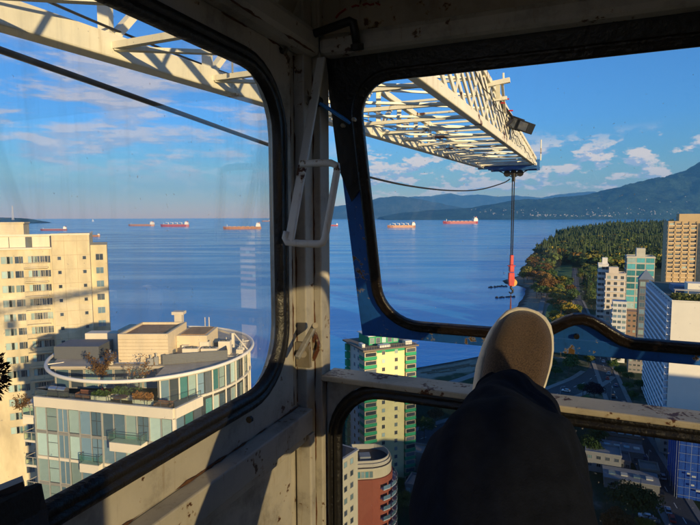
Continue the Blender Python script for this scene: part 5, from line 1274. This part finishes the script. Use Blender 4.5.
# ---- 4. low cream block and the red brick building, seen through the lower window
CR4 = stc('aged_cream', (.62, .54, .36), .14)
P4 = PX(338, 480, 112); A4 = R(35.6); b4 = broot('cream_block', (P4.x-.5, 112), A4, 'narrow cream apartment block with a dark flat roof at the left of the lower window', 'building')
zt4 = Zof(474, 112)-GR; m = MB(); m.box(-14, 8.5, 0, 13, 0, zt4); m.build('wall', CR4, b4, world=False)
m = MB(); m.box(-14.2, 8.7, -.2, 13.2, zt4+.01, zt4+.35); m.build('parapet', stc('parapet_pale', (.5, .46, .4)), b4, world=False)
m = MB(); m.box(-13.6, 8.1, .4, 12.6, zt4+.36, zt4+.40); m.build('roof', stc('bitumen', (.05, .05, .052)), b4, world=False)
for (x, y, h) in ((2, 4, 1.5), (5, 8, 2.2), (-1, 9, 1.2)):
    m = MB(); m.box(x, x+2, y, y+1.6, zt4+.41, zt4+.4+h); m.build('roof_vent', CR4, b4, world=False)
for f in range(7):
    for x in (1.2, 3.6, 6.0): part('window', winmesh(1.1, 1.2, WFRAME, G_DARK if (f+int(x)) % 3 else G_PALE, 0), b4, (x, 0, zt4-2.1-2.85*f))
BRICK = bpy.data.materials.new('red_brick'); nt = nodes_of(BRICK)
bt = nt.nodes.new('ShaderNodeTexBrick'); bt.inputs['Scale'].default_value = 1.6; bt.inputs['Color1'].default_value = (.36, .085, .04, 1); bt.inputs['Color2'].default_value = (.28, .06, .03, 1); bt.inputs['Mortar'].default_value = (.22, .12, .08, 1); bt.inputs['Mortar Size'].default_value = .012
tc = nt.nodes.new('ShaderNodeTexCoord'); mp = nt.nodes.new('ShaderNodeMapping'); mp.inputs['Rotation'].default_value = (R(90), 0, 0); L(nt, tc.outputs['Object'], mp.inputs[0]); L(nt, mp.outputs[0], bt.inputs[0]); pbsdf(nt, bt.outputs[0], .85)
P5 = PX(351, 482, 138); A5 = R(84); b5 = broot('red_brick_building', (P5.x, 138), A5, 'red brick apartment block with a curved penthouse roof and cream top storey', 'building')
zt5 = Zof(492, 138)-GR; m = MB()
arc = [(6+6.2*math.sin(a), 7-6.8*math.cos(a)) for a in np.linspace(0, math.pi*.9, 16)]
poly = [(0, 0), (6, 0)]+[(x+.4, y) for x, y in arc[1:]]+[(0, 14)]
m.prism([(x, y, 0) for x, y in poly], (0, 0, zt5)); m.build('wall', BRICK, b5, world=False)
ins = lambda k: [(1*k*.3+x*(1-k*.04), y*(1-k*.04)+k*.35) for x, y in poly]
m = MB(); m.prism([(x, y, zt5+.01) for x, y in ins(1.5)], (0, 0, 2.6)); m.build('top_storey', stc('top_storey_cream', (.58, .50, .33)), b5, world=False)
m = MB(); m.prism([(x, y, zt5+2.62) for x, y in ins(.8)], (0, 0, .4)); m.build('cornice', CR4, b5, world=False)
m = MB(); m.prism([(x, y, zt5+3.03) for x, y in ins(1.4)], (0, 0, .06)); m.build('roof', stc('roof_darkbrown', (.07, .045, .035)), b5, world=False)
for kk, (k1, h1) in enumerate(((3.2, .9), (5.2, 1.5))):
    m = MB(); pl = ins(k1)
    for i in range(len(pl)): a, b = pl[i], pl[(i+1) % len(pl)]; m.bar((a[0], a[1], zt5+3.1+h1/2), (b[0], b[1], zt5+3.1+h1/2), .2, h1)
    m.build('roof_screen', stc('screen_cream', (.55, .48, .36)), b5, world=False)
m = MB(); m.box(3, 6, 4, 7, zt5+3.1, zt5+4.7); m.build('roof_hut', stc('hut_grey', (.3, .3, .28)), b5, world=False)
for i in range(5): part('window', winmesh(.85, 1.7, WFRAME, G_TEAL if i % 2 else G_PALE, 0), b5, (1.0+i*1.15, .52, zt5+.45))
for f in range(6):
    for q, (ai) in enumerate((2, 4, 6, 8, 10)):
        x, y = arc[ai]; x2, y2 = arc[ai+1]; an = math.atan2(y2-y, x2-x); cx_, cy_ = (x+x2)/2+.4, (y+y2)/2
        nx_, ny_ = math.sin(an), -math.cos(an); m = MB(); z = zt5-2.9*(f+1)+.2
        m.bar((cx_+nx_*.7-math.cos(an)*1.2, cy_+ny_*.7-math.sin(an)*1.2, z), (cx_+nx_*.7+math.cos(an)*1.2, cy_+ny_*.7+math.sin(an)*1.2, z), 1.4, .25, mi=0)
        m.bar((cx_+nx_*1.38-math.cos(an)*1.2, cy_+ny_*1.38-math.sin(an)*1.2, z+.65), (cx_+nx_*1.38+math.cos(an)*1.2, cy_+ny_*1.38+math.sin(an)*1.2, z+.65), .05, 1.0, mi=1)
        m.build('balcony', [stc('balcony_grey', (.45, .47, .48)), G_BLUE], b5, world=False)

# ---- 5. buildings to the right, along the street grid
def simple(name, P, az, w, d, ztop, label, wallm, fl=2.9, cols=5, ww=1.4, wh=1.4, glass=G_DARK, sides='FL', cat='building', floors=None, mull=1, band=None, frm=WFRAME, bandh=.9, pent=None, maxf=14, rail=None):
    r_ = broot(name, P, az, label, cat); h = ztop-GR; m = MB(); m.box(0, w, 0, d, 0, h); m.build('wall', wallm, r_, world=False)
    m = MB(); m.box(-.15, w+.15, -.15, .2, h+.01, h+.7); m.box(-.15, .2, .21, d, h+.01, h+.7); m.box(w-.2, w+.15, .21, d, h+.01, h+.7); m.box(.21, w-.21, d-.3, d, h+.01, h+.7); m.build('parapet', wallm, r_, world=False)
    nf = min(maxf, int(h/fl)) if floors is None else floors
    for f in range(nf):
        z = h-fl*(f+1)+.9
        if band:
            m = MB(); m.box(-.55, w+.1, -.6, -.01, z-1.0, z-1.0+bandh); m.build('balcony', band, r_, world=False)
            if 'L' in sides: m = MB(); m.box(-.55, -.01, .01, d, z-1.0, z-1.0+bandh); m.build('balcony', band, r_, world=False)
        for s_, L_ in (('F', w), ('L', d)):
            if s_ not in sides: continue
            nc = cols if s_ == 'F' else max(1, int(cols*d/w))
            for c in range(nc):
                if f*(nc) > 100: continue
                loc, rz = face_loc(s_, w, d, L_*(c+.5)/nc, z, .01); part('window', winmesh(ww, wh, frm, glass if (f*5+c*3) % 7 else G_PALE, mull), r_, loc, rz)
    if pent:
        for (x0, x1, y0, y1, hh) in pent: m = MB(); m.box(x0, x1, y0, y1, h+.01, h+hh); m.build('penthouse', wallm, r_, world=False)
    return r_
gridpt = lambda px, py, Y: (PX(px, py, Y).x, Y)
# A tan tower
TAN = mat('tan_concrete', (.50, .36, .19), .85, .1, .08)
PA = gridpt(668.5, 222, 432); simple('tan_tower', PA, TH+math.pi/2, 46, 26, Zof(223, 432), 'tall tan residential tower with ribbed balcony rows at the right edge', TAN, 3.5, 9, 3.4, 1.5, G_DARK, 'F', 'tower', band=stc('tan_balcony', (.60, .44, .25)), bandh=1.25, pent=[(8, 26, 4, 18, 6.5)], maxf=30, mull=2)
ta_ = [o for o in col.objects if o.name.startswith('tan_tower')][0]
m = MB(); m.box(19.8, 24.9, -.75, -.62, 0, Zof(223, 432)-GR-1); m.build('stair_glazing', G_DARK, ta_, world=False)
for k in range(10): m = MB(); m.box(k*5.0, k*5.0+.35, -.9, -.61, 0, Zof(223, 432)-GR+.5); m.build('rib', TAN, ta_, world=False)
# B teal tower
PB = gridpt(627, 262, 402); wb = along(PB, TH+math.pi/2, 657.5)
tb = simple('teal_tower', PB, TH+math.pi/2, wb, 20, Zof(258, 402), 'slim teal glass tower with cream frame columns behind the white slab', stc('teal_frame', (.46, .44, .36)), 5.0, 3, wb/3-.8, 3.9, G_TEAL2, 'FL', 'tower', band=None, pent=[(6.5, 12.5, 4, 12, 6.5)], maxf=20)
zb_ = Zof(258, 402)-GR
m = MB(); m.box(-.4, wb+.4, -.5, 2, zb_-.6, zb_-.02); m.build('cornice', stc('cornice_cream', (.6, .55, .44)), tb, world=False)
# C low cream/white blocks to the left of it
PC = gridpt(606, 272, 368); simple('cream_balcony_tower', PC, TH+math.pi/2, 12.5, 14, Zof(275, 368), 'cream mid rise with bluish shaded side, left of the teal tower', stc('cream_side', (.58, .50, .40)), 4.2, 3, 1.9, 2.0, G_DARK, 'FL', 'building', pent=[(2, 8, 2, 9, 4.5)], band=stc('white_balcony', (.55, .54, .52)))
PC2 = gridpt(598.5, 266, 378); simple('white_block', PC2, TH+math.pi/2, 6.5, 14, Zof(266, 378), 'white mid rise at the left end of the towers by the park', stc('white_conc', (.66, .63, .58)), 3.9, 3, 1.9, 1.8, G_DARK, 'FL', 'building', pent=[(2.5, 6, 4, 9, 5.0)])
PC3 = gridpt(613, 304, 340); simple('white_balcony_block', PC3, TH+math.pi/2, 8, 9, Zof(304, 340), 'lower white block with stacked balconies below the cream mid rise', stc('white_conc2', (.60, .60, .58)), 3.6, 3, 1.9, 1.7, G_BLUE, 'FL', 'building', band=stc('white_balcony2', (.6, .6, .58)))
PC4 = gridpt(622, 313, 352); simple('brown_brick_block', PC4, TH+math.pi/2, 15, 11, Zof(314, 352), 'small brown brick block with a cream roof edge in front of the teal tower', stc('brown_wall', (.26, .17, .12)), 3.6, 5, 1.5, 1.5, G_DARK, 'FL', 'building')
# pyramid-roofed slim tower
PD = gridpt(639.5, 280, 332); rd = simple('pyramid_roofed_tower', PD, TH+math.pi/2, 7.8, 8, Zof(282, 332), 'slim grey brown tower with a blue pyramid roof beside the white slab', stc('grey_brown', (.11, .11, .12)), 4.4, 2, 2.8, 2.8, G_BLUE, 'FL', 'tower')
hd = Zof(282, 332)-GR; m = MB(); m.loft([[(-.6, -.6, hd+.75), (8.4, -.6, hd+.75), (8.4, 8.6, hd+.75), (-.6, 8.6, hd+.75)], [(3.85, 3.95, hd+6.8), (3.95, 3.95, hd+6.8), (3.95, 4.05, hd+6.8), (3.85, 4.05, hd+6.8)]]); m.build('roof', stc('slate_blue', (.13, .17, .23)), rd, world=False)
# E white slab with balconies on its long side
AE = TH+math.pi/2; PE_ = gridpt(672, 303, 216); WHE = stc('slab_white', (.70, .66, .55), .05); hE = Zof(303.5, 216)-GR; dE = 74
te = broot('white_slab_block', PE_, AE, 'long white slab block with blank end wall and diagonal rows of bluish balconies', 'building')
m = MB(); m.box(0, 24, 0, dE, 0, hE); m.build('wall', WHE, te, world=False)
m = MB(); m.box(.3, 23.7, .3, dE-.3, hE+.01, hE+.08); m.build('roof', stc('roof_planted', (.07, .075, .05), .4), te, world=False)
m = MB(); m.box(-.1, 24.1, -.1, .29, hE+.085, hE+.6); m.box(-.1, .29, .3, dE, hE+.085, hE+.6); m.build('parapet', WHE, te, world=False)
m = MB(); m.box(5, 22, 30, 44, hE+.09, hE+3.0); m.build('roof_pavilion', stc('pav_blue', (.12, .17, .26)), te, world=False)
m = MB(); m.box(9, 20, 22, 29.9, hE+.09, hE+5.4); m.build('lift_house', WHE, te, world=False)
m = MB(); m.box(3, 23, 14, 18, hE+3.0, hE+3.2); 
for x in range(5): m.box(3+x*4.9, 3.2+x*4.9, 14.2, 14.4, hE+.09, hE+2.99)
m.build('pergola', stc('pergola_cream', (.6, .52, .38)), te, world=False)
g = np.random.default_rng(4); V = []
for q in range(2600):
    c = np.array([g.uniform(1, 23), g.uniform(1, 13), hE+.2+g.random()**2*2.0]); t = g.normal(size=3)*.3; b = g.normal(size=3)*.3; V += [c-t, c+b, c+t, c-b]
o = np_mesh('roof_shrubs', np.array(V), np.arange(len(V)).reshape(-1, 4), LEAF['olive']); o.parent = te
BALW = stc('balcony_bluewhite', (.74, .78, .82), .06); nfl = 21; fh = 2.8
for f in range(nfl):
    z = hE-fh*(f+1)
    m = MB(); m.box(-1.5, -.01, .6, dE, z-.1, z+.12, 0); m.box(-1.5, -1.42, .6, dE, z+.121, z+1.0, 0)
    m.build('balcony', [BALW], te, world=False)
    m = MB(); m.box(-.06, -.005, .8, dE-.5, z+.3, z+2.5); m.build('window_band', G_BLUE, te, world=False)
for k in range(11): m = MB(); m.box(-1.45, -.07, 3+k*7, 3.15+k*7, 0, hE-.5); m.build('fin', BALW, te, world=False)
# F building under blue netting, G teal hip roof house, H low roofs
NET = mat('blue_netting', (.015, .09, .42), .7, .3, .6, bump=.4, bscale=3)
PF = gridpt(680, 450, 172); rf_ = simple('netted_building', PF, TH+math.pi/2, 22, 22, Zof(450, 172), 'building wrapped in blue construction netting at the bottom right corner', NET, 3.0, 5, 1.4, 1.4, G_DARK, '', 'building', floors=0)
hF = Zof(450, 172)-GR; m = MB()
for k in range(7): m.box(-.5+k*3.6, -.42+k*3.6, -1.0, -.92, 0, hF+1.2)
for k in range(7): m.box(-.6, 22.4, -1.0, -.94, 2.9*k+1.5, 2.9*k+1.58)
for k in range(6): m.box(-1.0, -.92, k*4, k*4+.08, 0, hF+1.2)
m.build('scaffold', mat('scaffold_white', (.5, .55, .6), .5, .1, 3), rf_, world=False)
for (x, z, w_) in ((2.2, 9, 1.0), (3.6, 8.2, 1.2), (5, 3.5, 1.3), (6.7, 2.8, 1.5), (3.5, 5.2, .9)):
    m = MB(); m.box(x, x+w_, -.93, -.88, z, z+.6); m.build('white_sheet', LINEW, rf_, world=False)
def house(P, az, w, d, h, rh, wallm, roofm, label, nm='house', win=3):
    r_ = broot(nm, P, az, label, 'house'); m = MB(); m.box(0, w, 0, d, 0, h); m.build('wall', wallm, r_, world=False)
    m = MB(); m.loft([[(-.5, -.5, h+.01), (w+.5, -.5, h+.01), (w+.5, d+.5, h+.01), (-.5, d+.5, h+.01)], [(w*.25, d/2-.1, h+rh), (w*.75, d/2-.1, h+rh), (w*.75, d/2+.1, h+rh), (w*.25, d/2+.1, h+rh)]] if w > d else [[(-.5, -.5, h+.01), (w+.5, -.5, h+.01), (w+.5, d+.5, h+.01), (-.5, d+.5, h+.01)], [(w/2-.1, d*.25, h+rh), (w/2+.1, d*.25, h+rh), (w/2+.1, d*.75, h+rh), (w/2-.1, d*.75, h+rh)]])
    rf = m.build('roof', roofm, r_, world=False); m = MB(); m.box(w*.6, w*.6+.7, d*.4, d*.4+.7, h+rh*.3, h+rh+.6); m.build('chimney', MATS['brown_wall'], rf, world=False)
    for f in range(int(h//2.9)):
        for c in range(win): part('window', winmesh(1.1, 1.3, WFRAME, G_DARK, 0), r_, (w*(c+.5)/win, 0, .9+2.9*f))
    return r_
TEALR = stc('teal_roof', (.03, .13, .16)); 
house(gridpt(659, 462, 206), AE, 12, 14, 6.5, 3.2, stc('house_cream', (.5, .44, .34)), TEALR, 'house with a dark teal hipped roof behind the netted building')
lowb = [((600, 458, 190), 15, 8, 4.2, 'flat roofed low building with skylights under the sill bar', stc('lowroof_grey', (.22, .21, .20))), ((604, 487, 172), 17, 9, 3.6, 'long low garage with pale roof beside the shaded street', stc('lowroof_pale', (.30, .29, .27))), ((606, 447, 214), 13, 9, 5.0, 'low brown roofed building near the trouser leg', stc('lowroof_brown', (.12, .08, .05)))]
for (pp_, w_, d_, h_, lab, mt) in lowb:
    P = GZ(pp_[0], pp_[1], GR); r_ = broot('low_building', (P.x, P.y), AE, lab, 'building'); m = MB(); m.box(0, w_, 0, d_, 0, h_); m.build('wall', stc('lowwall', (.25, .23, .20)), r_, world=False)
    m = MB(); m.box(-.3, w_+.3, -.3, d_+.3, h_+.01, h_+.3); m.build('roof', mt, r_, world=False)
    for k in range(4): m = MB(); m.box(1.5+k*w_*.23, 3.6+k*w_*.23, d_*.3, d_*.55, h_+.31, h_+.7); m.build('skylight', MATS['vent_white'] if k % 2 else G_PALE, r_, world=False)
    for k in range(3): part('window', winmesh(1.6, 1.2, WFRAME, G_DARK, 0), r_, (w_*(k+.5)/3, 0, 1.1))
P = GZ(620, 461, GR); r_ = empty('awning', (P.x, P.y, GR), math.pi/2-AE, 'green canvas awning in the yard between the low roofs', 'awning')
m = MB(); m.prism([(0, 0, 3.2), (5, 0, 3.2), (5, 3, 4.1), (0, 3, 4.1)], (0, 0, .08)); m.build('canvas', stc('awning_green', (.03, .22, .14)), r_, world=False)
for x in (.1, 4.8):
    for y, h in ((.1, 3.2), (2.8, 4.0)): m = MB(); m.box(x, x+.1, y, y+.1, 0, h); m.build('post', DFRAME, r_, world=False)
# near-street trees, individually placed
random.seed(9)
for (x, y, k, s_, lab) in ((594, 404, 'purple', .9, 'round dark purple tree beside the junction'), (583, 396, 'green', .55, 'small green tree on the lawn next to the purple tree'), (632, 530, 'olive', 1.1, 'yellowish green tree beside the shaded street in the lower window'), (617, 545, 'orange', .85, 'rusty orange tree at the very bottom beside the trouser leg'), (598, 446, 'green', .7, 'green tree directly under the lower sill bar'), (590, 462, 'green', .8, 'dark tree between trouser leg and low roofs'), (628, 392, 'green', .5, 'slim street tree by the foot of the white slab, upper'), (633, 402, 'green', .5, 'slim street tree by the foot of the white slab, lower'), (612, 372, 'green', .6, 'first street tree below the brown brick block'), (620, 378, 'green', .65, 'second street tree below the brown brick block'), (628, 384, 'olive', .6, 'olive street tree left of the white slab balconies'), (640, 392, 'green', .6, 'dark street tree against the white slab balconies'), (616, 366, 'green', .7, 'taller tree at the foot of the brown brick block'), (644, 536, 'yellow', .5, 'small yellow tree at the lower edge near two cars'), (404, 516, 'olive', .6, 'small olive tree at the foot of the green and yellow tower'), (398, 497, 'green', .6, 'green tree tight against the green and yellow tower'), (424, 440, 'green', .8, 'green tree between the tower and the trouser leg'), (435, 425, 'russet', .7, 'brown tree right of the green and yellow tower')):
    g_ = GZ(x, y, GR); tree_at(g_.x, g_.y, k, s_, lab, None, z=GR, near=True)
for (x, y, lab) in ((600, 362, 'at the corner where street and avenue meet'), (611, 400, 'left of the street beside the purple tree'), (648, 470, 'beside the low flat roofs'), (640, 500, 'next to the yellowish green tree'), (670, 486, 'before the netted building'), (560, 402, 'on the lawn side of the curved avenue')):
    g_ = GZ(x, y, GR); r_ = empty('street_lamp', (g_.x, g_.y, GR), random.uniform(0, 6), 'grey street lamp '+lab, 'street lamp', 'street lamps'); m = MB(); m.tube([(0, 0, 0), (0, 0, 7.5), (.5, 0, 8.1), (1.8, 0, 8.2)], [.12, .08, .06, .05], 6); m.build('pole', mat('lamp_grey', (.3, .31, .32), .6, .1, 2), r_, world=False)
    m = MB(); m.box(1.5, 2.4, -.15, .15, 8.1, 8.25); m.build('lamp_head', MATS['lamp_grey'], r_, world=False)
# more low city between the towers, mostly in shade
random.seed(31)
blk = [((598, 432), 9, 8, 6), ((606, 472), 8, 8, 5), ((585, 470), 12, 9, 7), ((640, 480), 6, 7, 4), ((405, 505), 9, 8, 7), ((425, 515), 10, 8, 9), ((640, 345), 0, 10, 12), ((628, 372), 9, 9, 9), ((655, 400), 6, 12, 6), ((392, 470), 14, 8, 8), ((418, 492), 12, 9, 7), ((440, 470), 14, 10, 9), ((380, 425), 0, 0, 0)]
nmz = ['low cream block just under the sill bar', 'small flat building between the two low roofs', 'low block half hidden by the trouser leg', 'little flat shed beside the shaded street', 'small flat block at the foot of the brick building', 'low flat block beside the left of the trouser leg', 'brown flat roofed block behind the white slab', 'small grey block at the street corner below the teal tower', 'low grey building hugging the white slab', 'low grey building at the foot of the green tower', 'low building with dark roof right of the brick block', 'flat building hidden behind the trouser leg']
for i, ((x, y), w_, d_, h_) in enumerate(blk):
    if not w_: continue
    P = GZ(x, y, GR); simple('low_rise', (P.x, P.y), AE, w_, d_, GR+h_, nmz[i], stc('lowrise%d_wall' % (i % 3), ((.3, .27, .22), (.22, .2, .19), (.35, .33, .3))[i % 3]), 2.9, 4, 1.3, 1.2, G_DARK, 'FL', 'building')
# city behind and to the right of the crane: reflected in the panes and casting the long morning shade
for i, (x, y, w_, d_, zt_, c) in enumerate([(150, 40, 20, 20, 78, (.6, .55, .45)), (222, 150, 9, 18, 93, (.62, .5, .36)), (80, 42, 34, 20, 46, (.5, .46, .4)), (190, -60, 26, 22, 66, (.55, .5, .42)), (120, -190, 30, 24, 74, (.5, .5, .5)), (260, -150, 30, 24, 80, (.5, .45, .4)), (226, 28, 44, 22, 68, (.5, .45, .4)), (30, -150, 30, 24, 58, (.5, .45, .4))]):
    simple('city_tower', (x, y), AE, w_, d_, zt_, ['white tower to the right outside the windows', 'cream tower farther right outside the windows', 'grey tower close behind the crane', 'pale tower behind on the right', 'grey tower far behind', 'brown tower far behind on the right', 'brown tower at the right side street', 'squat tower straight behind the crane'][i], stc('city%d' % i, c), 3, 5, 1.8, 1.5, G_DARK, 'FL', 'tower', maxf=10)

# beach logs
LOG = mat('driftwood', (.20, .15, .10), .9, .3, 1)
random.seed(3)
for k in range(14):
    t = k/13; x = 428+t*64; y = 371.5-t*11+random.uniform(-1, 6); P = GZ(x, y, 2.5); z = float(ground_z([P.x], [P.y])[0]); a = random.uniform(-.2, .2)+.35
    m = MB(); l = random.uniform(4, 7); m.tube([(P.x-math.cos(a)*l, P.y-math.sin(a)*l, z+.3), (P.x+math.cos(a)*l, P.y+math.sin(a)*l, z+.35)], [.45, .32], 8)
    tag(m.build('beach_log', LOG, None), 'bleached driftwood log lying on the shaded beach above the sill bar', 'log', 'driftwood logs on the beach')

# ================================================================== HAZE, WORLD, SUN
hz_ = MB(); hz_.box(-59000, 59000, -1500, 59900, -4, 3600); ho = hz_.build('haze', [], None, world=False)
ho.data.materials.clear(); hm = bpy.data.materials.new('air'); nt = nodes_of(hm); o_ = nt.nodes.new('ShaderNodeOutputMaterial'); pv_ = nt.nodes.new('ShaderNodeVolumePrincipled')
pv_.inputs['Color'].default_value = (.16, .54, 1, 1); pv_.inputs['Density'].default_value = HAZE_D = 1.8e-5; pv_.inputs['Anisotropy'].default_value = .0
L(nt, pv_.outputs[0], o_.inputs['Volume']); ho.data.materials.append(hm); tag(ho, kind='stuff', label='thin blue morning haze over the bay', cat='haze')

SUN_AZ = R(180-33); SUN_EL = R(9.5)                       # bearing the light comes from (clockwise from the view axis)
world = bpy.data.worlds.new('World'); scene.world = world; world.use_nodes = True; nt = world.node_tree; nt.nodes.clear()
sky = nt.nodes.new('ShaderNodeTexSky'); sky.sky_type = 'NISHITA'; sky.sun_disc = False; sky.sun_elevation = SUN_EL; sky.sun_rotation = SUN_AZ; sky.air_density = 1.2; sky.dust_density = .1; sky.ozone_density = 6.0; sky.altitude = 100
tc = nt.nodes.new('ShaderNodeTexCoord'); sep = nt.nodes.new('ShaderNodeSeparateXYZ'); L(nt, tc.outputs['Generated'], sep.inputs[0])
az = math_n(nt, 'ARCTAN2', sep.outputs['X'], sep.outputs['Y']); el = math_n(nt, 'ARCSINE', sep.outputs['Z'])
def cvec(sx, sy, sz=0.0, da=0.0, de=0.0):
    c = nt.nodes.new('ShaderNodeCombineXYZ'); L(nt, math_n(nt, 'MULTIPLY', math_n(nt, 'ADD', az, da), sx), c.inputs[0]); L(nt, math_n(nt, 'MULTIPLY', math_n(nt, 'ADD', el, de), sy), c.inputs[1]); c.inputs[2].default_value = sz; return c.outputs[0]
def wn(vec, scale, detail, rough, dist=0.0):
    n = nt.nodes.new('ShaderNodeTexNoise'); n.inputs['Scale'].default_value = scale; n.inputs['Detail'].default_value = detail; n.inputs['Roughness'].default_value = rough; n.inputs['Distortion'].default_value = dist; L(nt, vec, n.inputs['Vector']); return n.outputs['Fac']
# streaky banks on the left, cumulus low on the right
def layer(sx, sy, seed, lo, hi, det, dist):
    d = wn(cvec(sx, sy, seed), 1.0, det, .60, dist); ds = wn(cvec(sx, sy, seed, .006, .012), 1.0, det, .60, dist)
    return smooth(nt, d, lo, hi), smooth(nt, math_n(nt, 'SUBTRACT', d, ds), -.03, .05)
mL, sL = layer(6.5, 28, 4.3, .44, .60, 12, .15)
mR, sR = layer(19, 42, 7.7, .48, .56, 12, .1)
leftw = smooth(nt, az, -.20, .02, 1, 0); bandL = math_n(nt, 'MULTIPLY', smooth(nt, el, .045, .10), smooth(nt, el, .24, .31, 1, 0)); MLm = math_n(nt, 'MULTIPLY', math_n(nt, 'MULTIPLY', mL, leftw), bandL)
rightw = smooth(nt, az, -.1, .04); bandR = math_n(nt, 'MULTIPLY', smooth(nt, el, .025, .05), smooth(nt, el, .10, .155, 1, 0)); MRm = math_n(nt, 'MULTIPLY', math_n(nt, 'MULTIPLY', mR, rightw), bandR)
cm = math_n(nt, 'MAXIMUM', MLm, MRm); cs = math_n(nt, 'MAXIMUM', math_n(nt, 'MULTIPLY', math_n(nt, 'MULTIPLY', sL, leftw), .45), math_n(nt, 'MULTIPLY', sR, rightw))
SKYS = .10
skyc = nt.nodes.new('ShaderNodeMix'); skyc.data_type = 'RGBA'; skyc.blend_type = 'MULTIPLY'; skyc.inputs[0].default_value = 1; L(nt, sky.outputs[0], skyc.inputs[6]); L(nt, ramp(nt, smooth(nt, el, -.01, .30), [(0, (2.1, 1.38, .85)), (.10, (1.55, 1.22, .90)), (.3, (1.02, 1.07, 1.08)), (.6, (.84, 1.06, 1.30))]), skyc.inputs[7])
cc = mixc(nt, cs, (2.9, 3.2, 4.1), (6.6, 5.3, 4.2))
fin = mixc(nt, math_n(nt, 'MULTIPLY', cm, .85), skyc.outputs[2], cc)
bg = nt.nodes.new('ShaderNodeBackground'); bg.inputs[1].default_value = SKYS; L(nt, fin, bg.inputs[0]); wo = nt.nodes.new('ShaderNodeOutputWorld'); L(nt, bg.outputs[0], wo.inputs[0])
sl_ = bpy.data.lights.new('sun', 'SUN'); sl_.energy = 3.8; sl_.angle = R(.55); sl_.color = (1, .765, .41); so = bpy.data.objects.new('sun', sl_); col.objects.link(so)
sd = Vector((math.sin(SUN_AZ)*math.cos(SUN_EL), math.cos(SUN_AZ)*math.cos(SUN_EL), math.sin(SUN_EL))); so.rotation_euler = sd.to_track_quat('Z', 'Y').to_euler(); so.location = (0, -20, 130)

cam = bpy.data.cameras.new('camera'); cam.sensor_width = 36; cam.lens = 36*F/700; cam.clip_start = .02; cam.clip_end = 200000
co = bpy.data.objects.new('camera', cam); col.objects.link(co); co.matrix_world = Matrix.Translation(CAM) @ CAMROT.to_4x4(); scene.camera = co
vs = scene.view_settings; vs.view_transform = 'Standard'; vs.look = 'None'; vs.gamma = 1; vs.use_curve_mapping = False; vs.exposure = 0.85
scene.cycles.max_bounces = 8; scene.cycles.transparent_max_bounces = 16; scene.cycles.volume_bounces = 1; scene.cycles.use_denoising = True
try: scene.cycles.denoiser = 'OPENIMAGEDENOISE'
except Exception: pass
